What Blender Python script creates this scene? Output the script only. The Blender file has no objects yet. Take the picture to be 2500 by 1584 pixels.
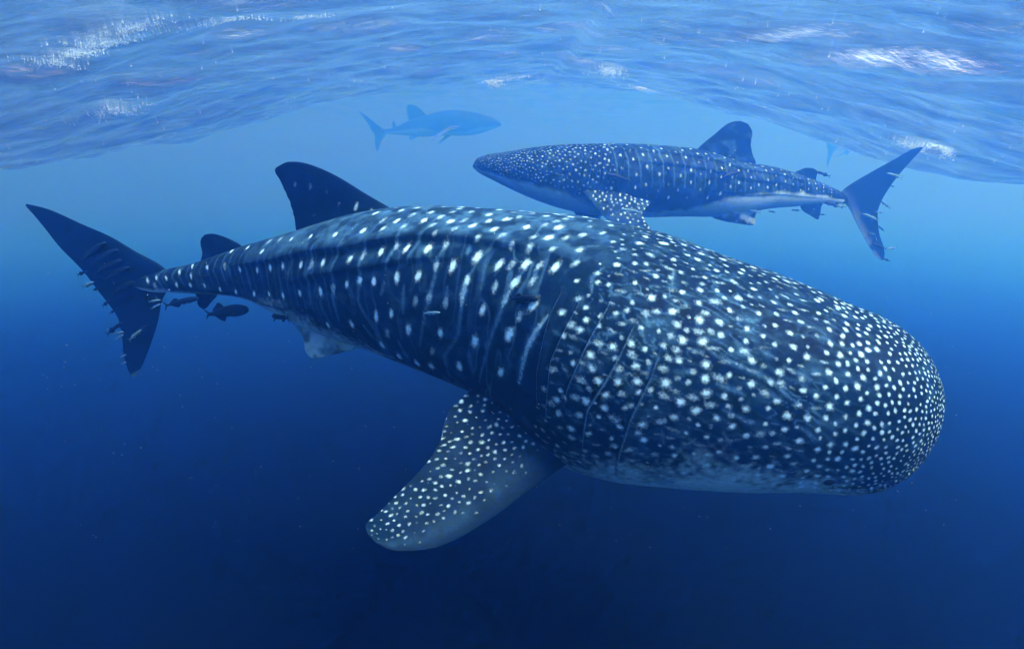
import bpy, bmesh, math, random
import numpy as np
from mathutils import Vector, Matrix

R = math.radians
PI = math.pi
scene = bpy.context.scene
col = scene.collection

# ------------------------------------------------------------------ camera
# metres; the lens is the origin, +Y ahead, +Z up, the rough sea overhead
cam = bpy.data.cameras.new('camera')
cam_o = bpy.data.objects.new('camera', cam)
col.objects.link(cam_o)
cam.sensor_width = 36.0
cam.lens = 19.645
cam.clip_start = 0.05
cam.clip_end = 1500
cam_o.location = (0, 0, 0)
cam_o.rotation_euler = (R(90 - 15), 0, 0)
scene.camera = cam_o

# ------------------------------------------------------------------ daylight
SUN_EL, SUN_AZ = 55.0, 114.0
world = bpy.data.worlds.new('World')
scene.world = world
world.use_nodes = True
wn = world.node_tree
sky = wn.nodes.new('ShaderNodeTexSky')
sky.sky_type = 'NISHITA'
sky.sun_disc = False
sky.sun_elevation = R(SUN_EL)
sky.sun_rotation = R(SUN_AZ)
wn.nodes['Background'].inputs[1].default_value = 0.15
wn.links.new(sky.outputs[0], wn.nodes['Background'].inputs[0])
sun = bpy.data.lights.new('sun', 'SUN')
sun_o = bpy.data.objects.new('sun', sun)
col.objects.link(sun_o)
sun.energy = 2.3          # scattered by the rough sea, so soft
sun.angle = R(24)
sun.color = (1.0, 0.97, 0.92)
sd = Vector((math.sin(R(SUN_AZ)) * math.cos(R(SUN_EL)), math.cos(R(SUN_AZ)) * math.cos(R(SUN_EL)), math.sin(R(SUN_EL))))
sun_o.rotation_euler = sd.to_track_quat('Z', 'Y').to_euler()

vs = scene.view_settings
vs.view_transform = 'Standard'
vs.look = 'None'
vs.gamma = 1.0
vs.use_curve_mapping = False
vs.exposure = 2.32
cy = scene.cycles
cy.use_denoising = True
cy.max_bounces = 6
cy.diffuse_bounces = 1
cy.glossy_bounces = 2
cy.volume_bounces = 4
cy.transparent_max_bounces = 6
cy.use_adaptive_sampling = True
cy.adaptive_threshold = .03
cy.adaptive_min_samples = 24
cy.sample_clamp_indirect = 6.0

# ------------------------------------------------------------------ helpers
def tag(o, label=None, cat=None, group=None, kind=None):
    for k, v in (('label', label), ('category', cat), ('group', group), ('kind', kind)):
        if v:
            o[k] = v
    return o

def mesh_object(name, co, quads, tris=None, material=None, smooth=True, pigment=None):
    me = bpy.data.meshes.new(name)
    co = np.ascontiguousarray(co, dtype=np.float32)
    me.vertices.add(len(co))
    me.vertices.foreach_set('co', co.ravel())
    loops = [np.asarray(quads, np.int32).ravel()] if quads is not None and len(quads) else []
    starts = [np.arange(0, len(quads) * 4, 4)] if loops else []
    if tris is not None and len(tris):
        base = len(quads) * 4 if loops else 0
        loops.append(np.asarray(tris, np.int32).ravel())
        starts.append(base + np.arange(0, len(tris) * 3, 3))
    L = np.concatenate(loops)
    S = np.concatenate(starts).astype(np.int32)
    me.loops.add(len(L))
    me.loops.foreach_set('vertex_index', L)
    me.polygons.add(len(S))
    me.polygons.foreach_set('loop_start', S)
    if pigment is not None:
        at = me.color_attributes.new('pigment', 'FLOAT_COLOR', 'POINT')
        at.data.foreach_set('color', np.ascontiguousarray(pigment, dtype=np.float32).ravel())
    me.update()
    me.validate()
    if smooth:
        me.shade_smooth()
    if material:
        me.materials.append(material)
    o = bpy.data.objects.new(name, me)
    col.objects.link(o)
    return o

def spline(t, y, tt):
    """natural cubic spline through y(t), sampled at tt"""
    t = np.asarray(t, float); y = np.asarray(y, float); tt = np.asarray(tt, float)
    n = len(t); h = np.diff(t)
    A = np.zeros((n, n)); B = np.zeros_like(y); A[0, 0] = A[-1, -1] = 1
    for i in range(1, n - 1):
        A[i, i-1] = h[i-1]; A[i, i] = 2 * (h[i-1] + h[i]); A[i, i+1] = h[i]
        B[i] = 6 * ((y[i+1] - y[i]) / h[i] - (y[i] - y[i-1]) / h[i-1])
    M = np.linalg.solve(A, B)
    j = np.clip(np.searchsorted(t, tt, side='right') - 1, 0, n - 2)
    d = (tt - t[j])[:, None]; H = h[j][:, None]
    return y[j] + d * ((y[j+1] - y[j]) / H - H * (2 * M[j] + M[j+1]) / 6) + d * d * M[j] / 2 + d**3 * (M[j+1] - M[j]) / (6 * H)

def sstep(a, b, x):
    t = np.clip((x - a) / (b - a), 0, 1)
    return t * t * (3 - 2 * t)

class Noise3:
    """cheap smooth value noise for pigment and skin folds"""
    def __init__(self, seed):
        self.g = np.random.default_rng(seed).random((32, 32, 32))
    def one(self, p):
        i = np.floor(p).astype(int); f = p - i; f = f * f * (3 - 2 * f); i &= 31; k = (i + 1) & 31
        g = self.g; x0, y0, z0 = i[..., 0], i[..., 1], i[..., 2]; x1, y1, z1 = k[..., 0], k[..., 1], k[..., 2]
        fx, fy, fz = f[..., 0], f[..., 1], f[..., 2]
        a = g[x0, y0, z0] * (1 - fx) + g[x1, y0, z0] * fx; b = g[x0, y1, z0] * (1 - fx) + g[x1, y1, z0] * fx
        c = g[x0, y0, z1] * (1 - fx) + g[x1, y0, z1] * fx; d = g[x0, y1, z1] * (1 - fx) + g[x1, y1, z1] * fx
        return (a * (1 - fy) + b * fy) * (1 - fz) + (c * (1 - fy) + d * fy) * fz
    def __call__(self, p, scale, octaves=3):
        v = 0; amp = 1; tot = 0
        for k in range(octaves):
            v = v + amp * self.one(p * scale * 2**k + 7.3 * k); tot += amp; amp *= .55
        return v / tot

# ------------------------------------------------------------------ materials
def new_mat(name):
    m = bpy.data.materials.new(name)
    m.use_nodes = True
    nt = m.node_tree
    nt.nodes.clear()
    return m, nt, nt.nodes.new, nt.links.new

def mix_rgb(N, L, fac, a, b):
    n = N('ShaderNodeMix'); n.data_type = 'RGBA'
    for s, v in ((n.inputs[0], fac), (n.inputs[6], a), (n.inputs[7], b)):
        if isinstance(v, (int, float)): s.default_value = v
        elif isinstance(v, tuple): s.default_value = (*v, 1)
        else: L(v, s)
    return n.outputs[2]

def math_n(N, L, op, a, b=None, c=None, clamp=False):
    n = N('ShaderNodeMath'); n.operation = op; n.use_clamp = clamp
    for i, v in enumerate((a, b, c)):
        if v is None: continue
        if isinstance(v, (int, float)): n.inputs[i].default_value = v
        else: L(v, n.inputs[i])
    return n.outputs[0]

def noise_n(N, L, vec, scale, detail=3, rough=.55):
    n = N('ShaderNodeTexNoise'); n.inputs['Scale'].default_value = scale
    n.inputs['Detail'].default_value = detail; n.inputs['Roughness'].default_value = rough
    L(vec, n.inputs['Vector'])
    return n.outputs[0]

def skin_material(name, grain, bump_d):
    """whale shark hide: dark slate with pale freckled spots, bars and belly (pigment R, G, B; A = plain fin)"""
    m, nt, N, L = new_mat(name)
    out = N('ShaderNodeOutputMaterial'); b = N('ShaderNodeBsdfPrincipled')
    tc = N('ShaderNodeTexCoord').outputs['Object']
    at = N('ShaderNodeAttribute'); at.attribute_name = 'pigment'
    sep = N('ShaderNodeSeparateColor'); L(at.outputs['Color'], sep.inputs[0])
    r, g, bl, al = sep.outputs[0], sep.outputs[1], sep.outputs[2], at.outputs['Alpha']
    fine = noise_n(N, L, tc, 95 * grain, 3, .65)
    mid = noise_n(N, L, tc, 34 * grain, 4, .6)
    big = noise_n(N, L, tc, 7 * grain, 4, .6)
    # freckled edges: the grain bites into the half tones
    half = math_n(N, L, 'MULTIPLY', r, math_n(N, L, 'SUBTRACT', 1.25, r))
    rr = math_n(N, L, 'ADD', r, math_n(N, L, 'MULTIPLY', math_n(N, L, 'MULTIPLY', math_n(N, L, 'SUBTRACT', fine, .5), 4.2), half))
    mr = N('ShaderNodeMapRange'); L(rr, mr.inputs[0]); mr.inputs[1].default_value = .06; mr.inputs[2].default_value = .92
    spot = mr.outputs[0]
    gg = math_n(N, L, 'MULTIPLY', g, math_n(N, L, 'MULTIPLY_ADD', mid, 1.5, .25), clamp=True)
    mot = N('ShaderNodeMapRange'); L(math_n(N, L, 'MULTIPLY_ADD', mid, .45, math_n(N, L, 'MULTIPLY', big, .55)), mot.inputs[0])
    mot.inputs[1].default_value = .34; mot.inputs[2].default_value = .66
    dark = mix_rgb(N, L, mot.outputs[0], DARK0, DARK1)
    dark = mix_rgb(N, L, al, dark, FINDARK)
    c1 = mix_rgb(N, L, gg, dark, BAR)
    bb = math_n(N, L, 'MULTIPLY', bl, math_n(N, L, 'MULTIPLY_ADD', mid, .7, .6), clamp=True)
    c2 = mix_rgb(N, L, bb, c1, BELLY)
    c3 = mix_rgb(N, L, spot, c2, SPOT)
    L(c3, b.inputs['Base Color'])
    b.inputs['Roughness'].default_value = .62
    b.inputs['Specular IOR Level'].default_value = .035
    bp = N('ShaderNodeBump'); bp.inputs['Strength'].default_value = .5; bp.inputs['Distance'].default_value = bump_d
    L(math_n(N, L, 'MULTIPLY_ADD', fine, .6, mid), bp.inputs['Height']); L(bp.outputs[0], b.inputs['Normal'])
    L(b.outputs[0], out.inputs['Surface'])
    return m

DARK0 = (.0008, .006, .020)
DARK1 = (.0022, .018, .044)
FINDARK = (.0006, .009, .030)
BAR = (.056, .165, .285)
BELLY = (.40, .63, .75)
SPOT = (.44, .72, .84)

def plain_material(name, c0, c1, scale, rough=.5):
    m, nt, N, L = new_mat(name)
    out = N('ShaderNodeOutputMaterial'); b = N('ShaderNodeBsdfPrincipled')
    tc = N('ShaderNodeTexCoord').outputs['Object']
    L(mix_rgb(N, L, noise_n(N, L, tc, scale), c0, c1), b.inputs['Base Color'])
    b.inputs['Roughness'].default_value = rough
    L(b.outputs[0], out.inputs['Surface'])
    return m

# ------------------------------------------------------------------ the sea overhead
def sea_swell(x, y):
    t = np.clip(y / 34.0, 0, 1.18)
    zc = 1.15 + 3.6 * t**1.25
    xx = x - 0.8
    d = np.where(xx > 0, xx - 9.3, -xx - 10.6)
    side = np.exp(-(d / np.where(d > 0, 9.0, 5.6))**2)
    near = 1 / (1 + np.exp((y - 15.5) / 2.2))
    low = np.where(xx > 0, -.36, -.02)
    return zc * (1 - side * near) + low * side * near

_wr = np.random.default_rng(3)
WAVES = []
for k in range(60):
    lam = .40 * 11.0**_wr.random()
    th = _wr.normal(1.30, .55)
    WAVES.append((lam, math.cos(th) * 2 * PI / lam, math.sin(th) * 2 * PI / lam, _wr.random() * 2 * PI, (.0048 if lam > 1.2 else .0036) * lam, k % 2))

def sea_height(x, y):
    z = sea_swell(x, y)
    wx = x + .25 * np.sin(.9 * y + .5 * x); wy = y + .25 * np.sin(.8 * x - .4 * y)
    for lam, kx, ky, ph, amp, sharp in WAVES:
        s = np.sin(kx * wx + ky * wy + ph)
        z = z + (amp * (.7 - 1.4 * np.abs(s)) if sharp else amp * s)
    return z

def graded(lo, hi, n, c, k):
    t = np.linspace(-1, 1, n); s = np.sinh(k * t) / math.sinh(k)
    return np.where(s < 0, c + (c - lo) * s, c + (hi - c) * s)

HALF = 400.0
ADDED_FLOOR_Z = -2.05
gx = graded(-HALF + 4, HALF - 4, 740, 0, 5.0)
gy = graded(-HALF + 24, HALF + 16, 740, 7, 5.0)
Xs, Ys = np.meshgrid(gx, gy)
Zs = sea_height(Xs, Ys)
SEA_TOP = float(Zs.max())
idx = np.arange(Xs.size).reshape(Xs.shape)
quads = np.stack([idx[:-1, :-1], idx[:-1, 1:], idx[1:, 1:], idx[1:, :-1]], -1).reshape(-1, 4)

m, nt, N, L = new_mat('sea_surface')
out = N('ShaderNodeOutputMaterial'); mix = N('ShaderNodeMixShader'); tr = N('ShaderNodeBsdfTransparent'); gl = N('ShaderNodeBsdfGlossy')
tr.inputs['Color'].default_value = (.80, .93, 1, 1)
fr = N('ShaderNodeFresnel'); fr.inputs['IOR'].default_value = 1.33
tc = N('ShaderNodeTexCoord'); mp = N('ShaderNodeMapping'); mp.inputs['Scale'].default_value = (.8, 1.5, 1)
L(tc.outputs['Object'], mp.inputs[0])
h1 = noise_n(N, L, mp.outputs[0], 3.2, 3, .55)
h2 = noise_n(N, L, mp.outputs[0], 30.0, 4, .65)
hh = math_n(N, L, 'MULTIPLY_ADD', h2, .20, h1)
bp = N('ShaderNodeBump'); bp.inputs['Strength'].default_value = 1.0; bp.inputs['Distance'].default_value = .042
L(hh, bp.inputs['Height']); L(bp.outputs[0], fr.inputs['Normal']); L(bp.outputs[0], gl.inputs['Normal'])
gl.inputs['Roughness'].default_value = .12
gl.inputs['Color'].default_value = (.96, .98, 1, 1)
L(fr.outputs[0], mix.inputs[0]); L(tr.outputs[0], mix.inputs[1]); L(gl.outputs[0], mix.inputs[2])
# an added translucent film in streaks brightens the dark surface with daylight from above
fm = N('ShaderNodeMapping'); fm.inputs['Scale'].default_value = (.35, 1.3, 1); L(tc.outputs['Object'], fm.inputs[0])
fs = noise_n(N, L, fm.outputs[0], 2.8, 7, .66)
fmr = N('ShaderNodeMapRange'); L(fs, fmr.inputs[0]); fmr.inputs[1].default_value = .36; fmr.inputs[2].default_value = .70
fmr.inputs[3].default_value = .03; fmr.inputs[4].default_value = .105
tlb = N('ShaderNodeBsdfTranslucent'); tlb.inputs['Color'].default_value = (.25, .56, .86, 1); L(bp.outputs[0], tlb.inputs['Normal'])
mx2 = N('ShaderNodeMixShader'); L(fmr.outputs[0], mx2.inputs[0]); L(mix.outputs[0], mx2.inputs[1]); L(tlb.outputs[0], mx2.inputs[2])
L(mx2.outputs[0], out.inputs['Surface'])
water = mesh_object('water_surface', np.stack([Xs, Ys, Zs], -1).reshape(-1, 3), quads, material=m)
tag(water, 'rippling underside of the blue sea surface', 'water', kind='structure')

# added near-black floor just below: darkens the water and blocks sky glow
floor_mat = plain_material('added_floor', (.0003, .0012, .006), (.0006, .002, .010), 1.5, 1.0)
floor_mat.node_tree.nodes['Principled BSDF'].inputs['Specular IOR Level'].default_value = 0
gx2 = graded(-HALF + 2, HALF - 2, 161, 0, 3.0); X2, Y2 = np.meshgrid(gx2, gx2 + 20)
Z2 = ADDED_FLOOR_Z + .15 * np.sin(X2 * .13) * np.cos(Y2 * .17) - .1
rr_ = np.hypot(X2, Y2 - 20); Z2 = Z2 - 9.5 * (1 - np.exp(-np.hypot(X2, Y2) / 75))   # falls away from under the camera
Z2 = Z2 + (SEA_TOP - .75 - Z2) * sstep(230, 380, rr_)   # rim raised far off to block sky light at the horizon
i2 = np.arange(X2.size).reshape(X2.shape)
floor_o = mesh_object('added_floor', np.stack([X2, Y2, Z2], -1).reshape(-1, 3), np.stack([i2[:-1, :-1], i2[:-1, 1:], i2[1:, 1:], i2[1:, :-1]], -1).reshape(-1, 4), material=floor_mat)
tag(floor_o, 'added dark floor that keeps the water below dark', 'added_floor', kind='structure')

# the water itself: one even, scattering body of blue haze
hz_me = bpy.data.meshes.new('haze')
bm = bmesh.new(); bmesh.ops.create_cube(bm, size=1)
for v in bm.verts:
    v.co = (v.co.x * 2 * HALF, v.co.y * 2 * HALF + 20, ADDED_FLOOR_Z - 10.8 if v.co.z < 0 else SEA_TOP + .15)
bm.to_mesh(hz_me); bm.free()
hz = bpy.data.objects.new('haze', hz_me); col.objects.link(hz)
m, nt, N, L = new_mat('haze')
out = N('ShaderNodeOutputMaterial'); v = N('ShaderNodeVolumePrincipled')
v.inputs['Color'].default_value = (.044, .258, .88, 1)
v.inputs['Absorption Color'].default_value = (.88, .80, .58, 1)
v.inputs['Density'].default_value = .108
v.inputs['Anisotropy'].default_value = .74
L(v.outputs[0], out.inputs['Volume'])
hz_me.materials.append(m)
tag(hz, 'hazy blue sea water filling the whole view', 'haze', kind='stuff')

# ------------------------------------------------------------------ whale sharks
NEAR = {"C":[[-2.1851,3.3194,-0.6255],[-1.8386,3.2595,-0.5896],[-1.5578,3.205,-0.5511],[-1.2474,3.122,-0.5566],[-0.9418,3.0335,-0.5542],[-0.6653,2.9489,-0.5492],[-0.4137,2.8632,-0.5667],[-0.1317,2.7584,-0.6055],[0.0819,2.675,-0.6416],[0.2759,2.59,-0.7059],[0.4559,2.5077,-0.7776],[0.6893,2.4175,-0.8209],[0.9217,2.3356,-0.8479],[1.1407,2.2615,-0.874],[1.3377,2.1953,-0.9029],[1.4065,2.1712,-0.9148],[1.4743,2.1457,-0.9293],[1.5315,2.1234,-0.9429],[1.5784,2.1049,-0.9544],[1.6153,2.0904,-0.9634],[1.6423,2.0799,-0.9698],[1.6608,2.0728,-0.974],[1.6709,2.0689,-0.9763],[1.676,2.067,-0.9774]],"a":[0.0615,0.0956,0.1484,0.2415,0.3273,0.3813,0.4165,0.4456,0.4728,0.5149,0.5494,0.5256,0.4795,0.4315,0.379,0.3641,0.3434,0.3156,0.2796,0.2354,0.1855,0.1307,0.0787,0.003],"b":[0.0277,0.0574,0.1113,0.2053,0.3012,0.3699,0.4165,0.4456,0.4822,0.5407,0.5878,0.5676,0.5179,0.466,0.4093,0.3932,0.3709,0.3409,0.302,0.2543,0.2004,0.1411,0.085,0.003],"roll":[0.0,0.0,0.0,0.0,0.0,0.0349,0.0698,0.1047,0.1396,0.1745,0.192,0.2094,0.2094,0.2094,0.2094,0.2094,0.2094,0.2094,0.2094,0.2094,0.2094,0.2094,0.2094,0.2094],"e":2.25}
NEAR_FINS = {"dorsal":[[[-0.588,2.924,-0.188],[-1.184,3.103,-0.35]],[[-0.656,2.946,-0.151],[-1.188,3.106,-0.303]],[[-0.759,2.977,-0.096],[-1.191,3.106,-0.246]],[[-0.898,3.019,-0.017],[-1.203,3.109,-0.166]],[[-1.029,3.06,0.039],[-1.234,3.117,-0.08]],[[-1.139,3.092,0.065],[-1.268,3.129,-0.011]],[[-1.184,3.103,0.066],[-1.281,3.132,0.015]],[[-1.221,3.114,0.059],[-1.276,3.132,0.033]],[[-1.248,3.123,0.048],[-1.264,3.126,0.04]]],"dorsal2":[[[-1.518,3.196,-0.421],[-1.75,3.244,-0.514]],[[-1.561,3.205,-0.383],[-1.834,3.258,-0.509]],[[-1.618,3.219,-0.356],[-1.813,3.255,-0.466]],[[-1.69,3.233,-0.333],[-1.808,3.255,-0.409]],[[-1.743,3.242,-0.329],[-1.804,3.253,-0.369]],[[-1.771,3.247,-0.334],[-1.797,3.253,-0.354]]],"caudal":[[[-2.933,3.448,-0.171],[-2.942,3.45,-0.182]],[[-2.797,3.424,-0.198],[-2.867,3.437,-0.277]],[[-2.582,3.388,-0.283],[-2.763,3.418,-0.424]],[[-2.369,3.351,-0.37],[-2.644,3.398,-0.557]],[[-2.215,3.325,-0.458],[-2.559,3.384,-0.681]],[[-2.066,3.299,-0.543],[-2.49,3.372,-0.781]],[[-2.04,3.295,-0.617],[-2.454,3.366,-0.853]],[[-2.108,3.305,-0.718],[-2.444,3.364,-0.934]],[[-2.155,3.314,-0.826],[-2.449,3.365,-1.018]],[[-2.221,3.326,-0.965],[-2.458,3.367,-1.103]],[[-2.288,3.337,-1.085],[-2.452,3.366,-1.179]],[[-2.357,3.349,-1.191],[-2.435,3.363,-1.233]],[[-2.396,3.355,-1.239],[-2.42,3.359,-1.252]]],"pelvic":[[[-0.82,2.878,-0.859],[-1.237,3.008,-0.755]],[[-0.847,2.888,-0.905],[-1.211,3.0,-0.811]],[[-0.929,2.915,-0.94],[-1.173,2.989,-0.857]],[[-1.022,2.942,-0.969],[-1.16,2.986,-0.921]],[[-1.089,2.963,-0.986],[-1.149,2.984,-0.97]],[[-1.116,2.972,-0.991],[-1.134,2.978,-0.985]]],"anal":[[[-1.731,3.24,-0.665],[-1.899,3.271,-0.666]],[[-1.76,3.246,-0.705],[-1.883,3.267,-0.71]],[[-1.795,3.251,-0.737],[-1.885,3.267,-0.741]],[[-1.822,3.256,-0.765],[-1.873,3.265,-0.767]],[[-1.834,3.258,-0.775],[-1.852,3.262,-0.779]]],"pectoral":[[[0.31,2.218,-1.187],[-0.127,2.441,-0.935]],[[0.178,2.082,-1.192],[-0.211,2.314,-0.946]],[[0.044,1.986,-1.242],[-0.275,2.2,-0.987]],[[-0.089,1.891,-1.288],[-0.295,2.089,-1.051]],[[-0.205,1.811,-1.315],[-0.358,1.977,-1.122]],[[-0.3,1.75,-1.312],[-0.45,1.878,-1.183]],[[-0.383,1.705,-1.287],[-0.508,1.788,-1.209]],[[-0.445,1.687,-1.259],[-0.518,1.727,-1.207]],[[-0.477,1.683,-1.233],[-0.502,1.694,-1.213]]]}
MID = {"C":[[5.185,8.9611,-0.3643],[4.8147,8.9076,-0.2934],[4.3418,8.8189,-0.238],[3.8164,8.6959,-0.1947],[3.3261,8.5909,-0.2003],[2.7839,8.5036,-0.1397],[2.1923,8.41,-0.1026],[1.5489,8.2897,-0.0881],[1.0588,8.2143,-0.0602],[0.5735,8.1238,-0.0115],[0.1671,8.0351,0.0435],[-0.1778,7.9751,0.0902],[-0.3957,7.931,0.119],[-0.4921,7.9097,0.1167],[-0.5344,7.8964,0.1058]],"a":[0.0779,0.1512,0.2445,0.3234,0.3982,0.4688,0.5031,0.5096,0.4802,0.4082,0.3082,0.1998,0.1264,0.0626,0.0044],"b":[0.0389,0.0937,0.1834,0.2749,0.3584,0.4454,0.5031,0.5096,0.5042,0.4572,0.3699,0.2697,0.1959,0.1096,0.0083],"roll":[0.0,0.0,0.0,0.0,0.0,0.0,0.0,0.0,0.0,0.0,0.0,0.0,0.0,0.0,0.0],"e":2.2}
MID_FINS = {"dorsal":[[[2.646,8.484,0.274],[3.59,8.644,0.055]],[[2.703,8.493,0.369],[3.628,8.653,0.152]],[[2.912,8.523,0.547],[3.544,8.634,0.321]],[[3.069,8.547,0.677],[3.518,8.628,0.536]],[[3.226,8.573,0.743],[3.491,8.622,0.647]],[[3.317,8.589,0.75],[3.435,8.611,0.711]]],"dorsal2":[[[4.214,8.79,-0.057],[4.746,8.896,-0.217]],[[4.282,8.806,0.024],[4.733,8.893,-0.14]],[[4.404,8.831,0.075],[4.679,8.886,-0.064]],[[4.531,8.857,0.1],[4.685,8.886,0.037]],[[4.597,8.871,0.094],[4.666,8.884,0.069]]],"caudal":[[[6.392,9.123,0.415],[6.408,9.123,0.403]],[[6.276,9.112,0.396],[6.331,9.12,0.307]],[[6.017,9.076,0.268],[6.16,9.096,0.102]],[[5.747,9.039,0.121],[6.02,9.077,-0.085]],[[5.503,9.005,-0.013],[5.904,9.061,-0.286]],[[5.274,8.974,-0.148],[5.839,9.052,-0.45]],[[5.122,8.953,-0.315],[5.819,9.049,-0.582]],[[5.254,8.97,-0.459],[5.843,9.052,-0.709]],[[5.411,8.992,-0.651],[5.898,9.06,-0.885]],[[5.625,9.022,-0.942],[5.983,9.072,-1.057]],[[5.827,9.05,-1.191],[6.057,9.082,-1.209]],[[5.971,9.07,-1.319],[6.068,9.084,-1.307]],[[6.022,9.077,-1.348],[6.06,9.082,-1.348]]],"pelvic":[[[3.04,8.366,-0.538],[3.654,8.492,-0.515]],[[3.109,8.379,-0.619],[3.637,8.489,-0.596]],[[3.271,8.408,-0.678],[3.646,8.492,-0.665]],[[3.455,8.447,-0.718],[3.645,8.493,-0.716]],[[3.555,8.469,-0.733],[3.625,8.486,-0.734]]],"anal":[[[4.451,8.843,-0.427],[4.852,8.914,-0.43]],[[4.51,8.854,-0.531],[4.832,8.91,-0.495]],[[4.639,8.878,-0.604],[4.832,8.91,-0.586]],[[4.742,8.896,-0.658],[4.82,8.908,-0.652]],[[4.782,8.903,-0.678],[4.817,8.908,-0.678]]],"pectoral":[[[0.896,7.773,-0.161],[1.428,7.867,-0.118]],[[1.029,7.651,-0.314],[1.644,7.739,-0.295]],[[1.131,7.536,-0.441],[1.848,7.641,-0.358]],[[1.23,7.424,-0.554],[1.75,7.534,-0.452]],[[1.355,7.316,-0.655],[1.726,7.427,-0.549]],[[1.531,7.211,-0.742],[1.762,7.323,-0.634]],[[1.675,7.118,-0.786],[1.82,7.221,-0.711]],[[1.79,7.036,-0.788],[1.848,7.126,-0.76]]]}
FAR = {"C":[[-9.1344,42.1976,2.9354],[-8.3083,42.2199,3.0189],[-7.395,42.2618,3.1752],[-6.21,42.3033,3.3299],[-4.688,42.3629,3.5523],[-3.4703,42.3594,3.5392],[-2.4049,42.3509,3.5075],[-1.4916,42.3542,3.5199],[-0.9741,42.3404,3.4683],[-0.7306,42.3284,3.4235]],"a":[0.1761,0.2558,0.5055,0.7024,0.8278,0.8485,0.6847,0.4231,0.1886,0.0115],"b":[0.088,0.1663,0.4044,0.6322,0.8278,0.8485,0.7531,0.5077,0.2641,0.0184],"roll":[0.0,0.0,0.0,0.0,0.0,0.0,0.0,0.0,0.0,0.0],"e":2.2}
FAR_FINS = {"dorsal":[[[-6.033,42.311,3.98],[-7.343,42.264,3.69]],[[-6.292,42.3,4.293],[-7.417,42.261,4.033]],[[-6.611,42.289,4.575],[-7.462,42.259,4.345]],[[-6.933,42.279,4.744],[-7.448,42.259,4.629]],[[-7.17,42.271,4.799],[-7.381,42.263,4.77]]],"dorsal2":[[[-8.177,42.225,3.257],[-8.512,42.213,3.198]],[[-8.29,42.221,3.4],[-8.535,42.212,3.342]],[[-8.37,42.217,3.6],[-8.522,42.213,3.571]],[[-8.425,42.216,3.686],[-8.486,42.214,3.686]]],"caudal":[[[-10.764,42.171,4.308],[-10.796,42.171,4.28]],[[-10.391,42.171,4.024],[-10.522,42.171,3.882]],[[-9.874,42.181,3.654],[-10.194,42.174,3.368]],[[-9.443,42.191,3.312],[-10.035,42.178,3.023]],[[-9.036,42.2,3.025],[-9.868,42.181,2.792]],[[-9.019,42.2,2.794],[-9.824,42.182,2.532]],[[-9.283,42.194,2.446],[-9.848,42.182,2.154]],[[-9.49,42.19,2.038],[-9.804,42.183,1.891]],[[-9.664,42.186,1.687],[-9.759,42.184,1.628]]],"pelvic":[[[-6.651,42.09,2.902],[-7.405,42.064,2.9]],[[-6.69,42.088,2.7],[-7.357,42.065,2.64]],[[-7.0,42.078,2.526],[-7.366,42.065,2.467]],[[-7.217,42.071,2.409],[-7.338,42.066,2.409]]],"pectoral":[[[-3.418,41.689,3.357],[-4.138,41.713,3.444]],[[-3.757,41.41,3.166],[-4.413,41.426,3.223]],[[-4.27,41.124,2.947],[-4.803,41.132,2.976]],[[-4.776,40.823,2.674],[-5.13,40.831,2.703]],[[-5.277,40.523,2.404],[-5.453,40.523,2.404]],[[-5.567,40.246,2.222],[-5.625,40.246,2.222]]]}
FLANK_B = [[0.0043,0.2233],[0.0193,0.1922],[0.0372,0.2056],[0.0522,0.2844],[0.0765,0.2967],[0.1029,0.3044],[0.1301,0.3367],[0.1623,0.3344],[0.2023,0.3056],[0.2352,0.2822],[0.2638,0.2744],[0.0615,0.15],[0.0822,0.2178],[0.0843,0.1044],[0.1144,0.17],[0.1794,0.2167],[0.2159,0.2122],[0.243,0.2022],[0.268,0.1989],[0.1858,0.0867],[0.2244,0.14],[0.1544,0.07],[0.2709,0.1044],[0.3081,0.1156],[0.2981,0.2589],[0.3352,0.2511],[0.3031,0.1956],[0.3431,0.1911],[0.3517,0.1222],[0.3917,0.1144],[0.3874,0.0444],[0.4267,0.08],[0.4589,0.07],[0.4896,0.0633],[0.5175,0.0678],[0.5432,0.0711],[0.5704,0.0467],[0.5976,0.0267],[0.5218,0.0211],[0.544,0.0322],[0.5969,0.06],[0.3031,0.1967],[0.3431,0.1922],[0.3853,0.1789],[0.426,0.1578],[0.4568,0.1433],[0.4825,0.1344],[0.5404,0.1289],[0.5661,0.1311],[0.5911,0.1167],[0.6197,0.1011],[0.3352,0.25],[0.3803,0.23],[0.401,0.2167],[0.4217,0.2122],[0.4525,0.1967],[0.4789,0.1856],[0.5168,0.1544],[0.5382,0.17],[0.589,0.1478],[0.3345,0.33],[0.381,0.3033],[0.4246,0.2667],[0.4475,0.2533],[0.4718,0.2689],[0.5154,0.2556],[0.5647,0.2044],[0.6162,0.1622],[0.6026,0.2122],[0.5618,0.2478],[0.4253,0.3311],[0.4482,0.3478],[0.4753,0.3444],[0.4982,0.3333],[0.5411,0.3],[0.6033,0.2611]]
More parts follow.
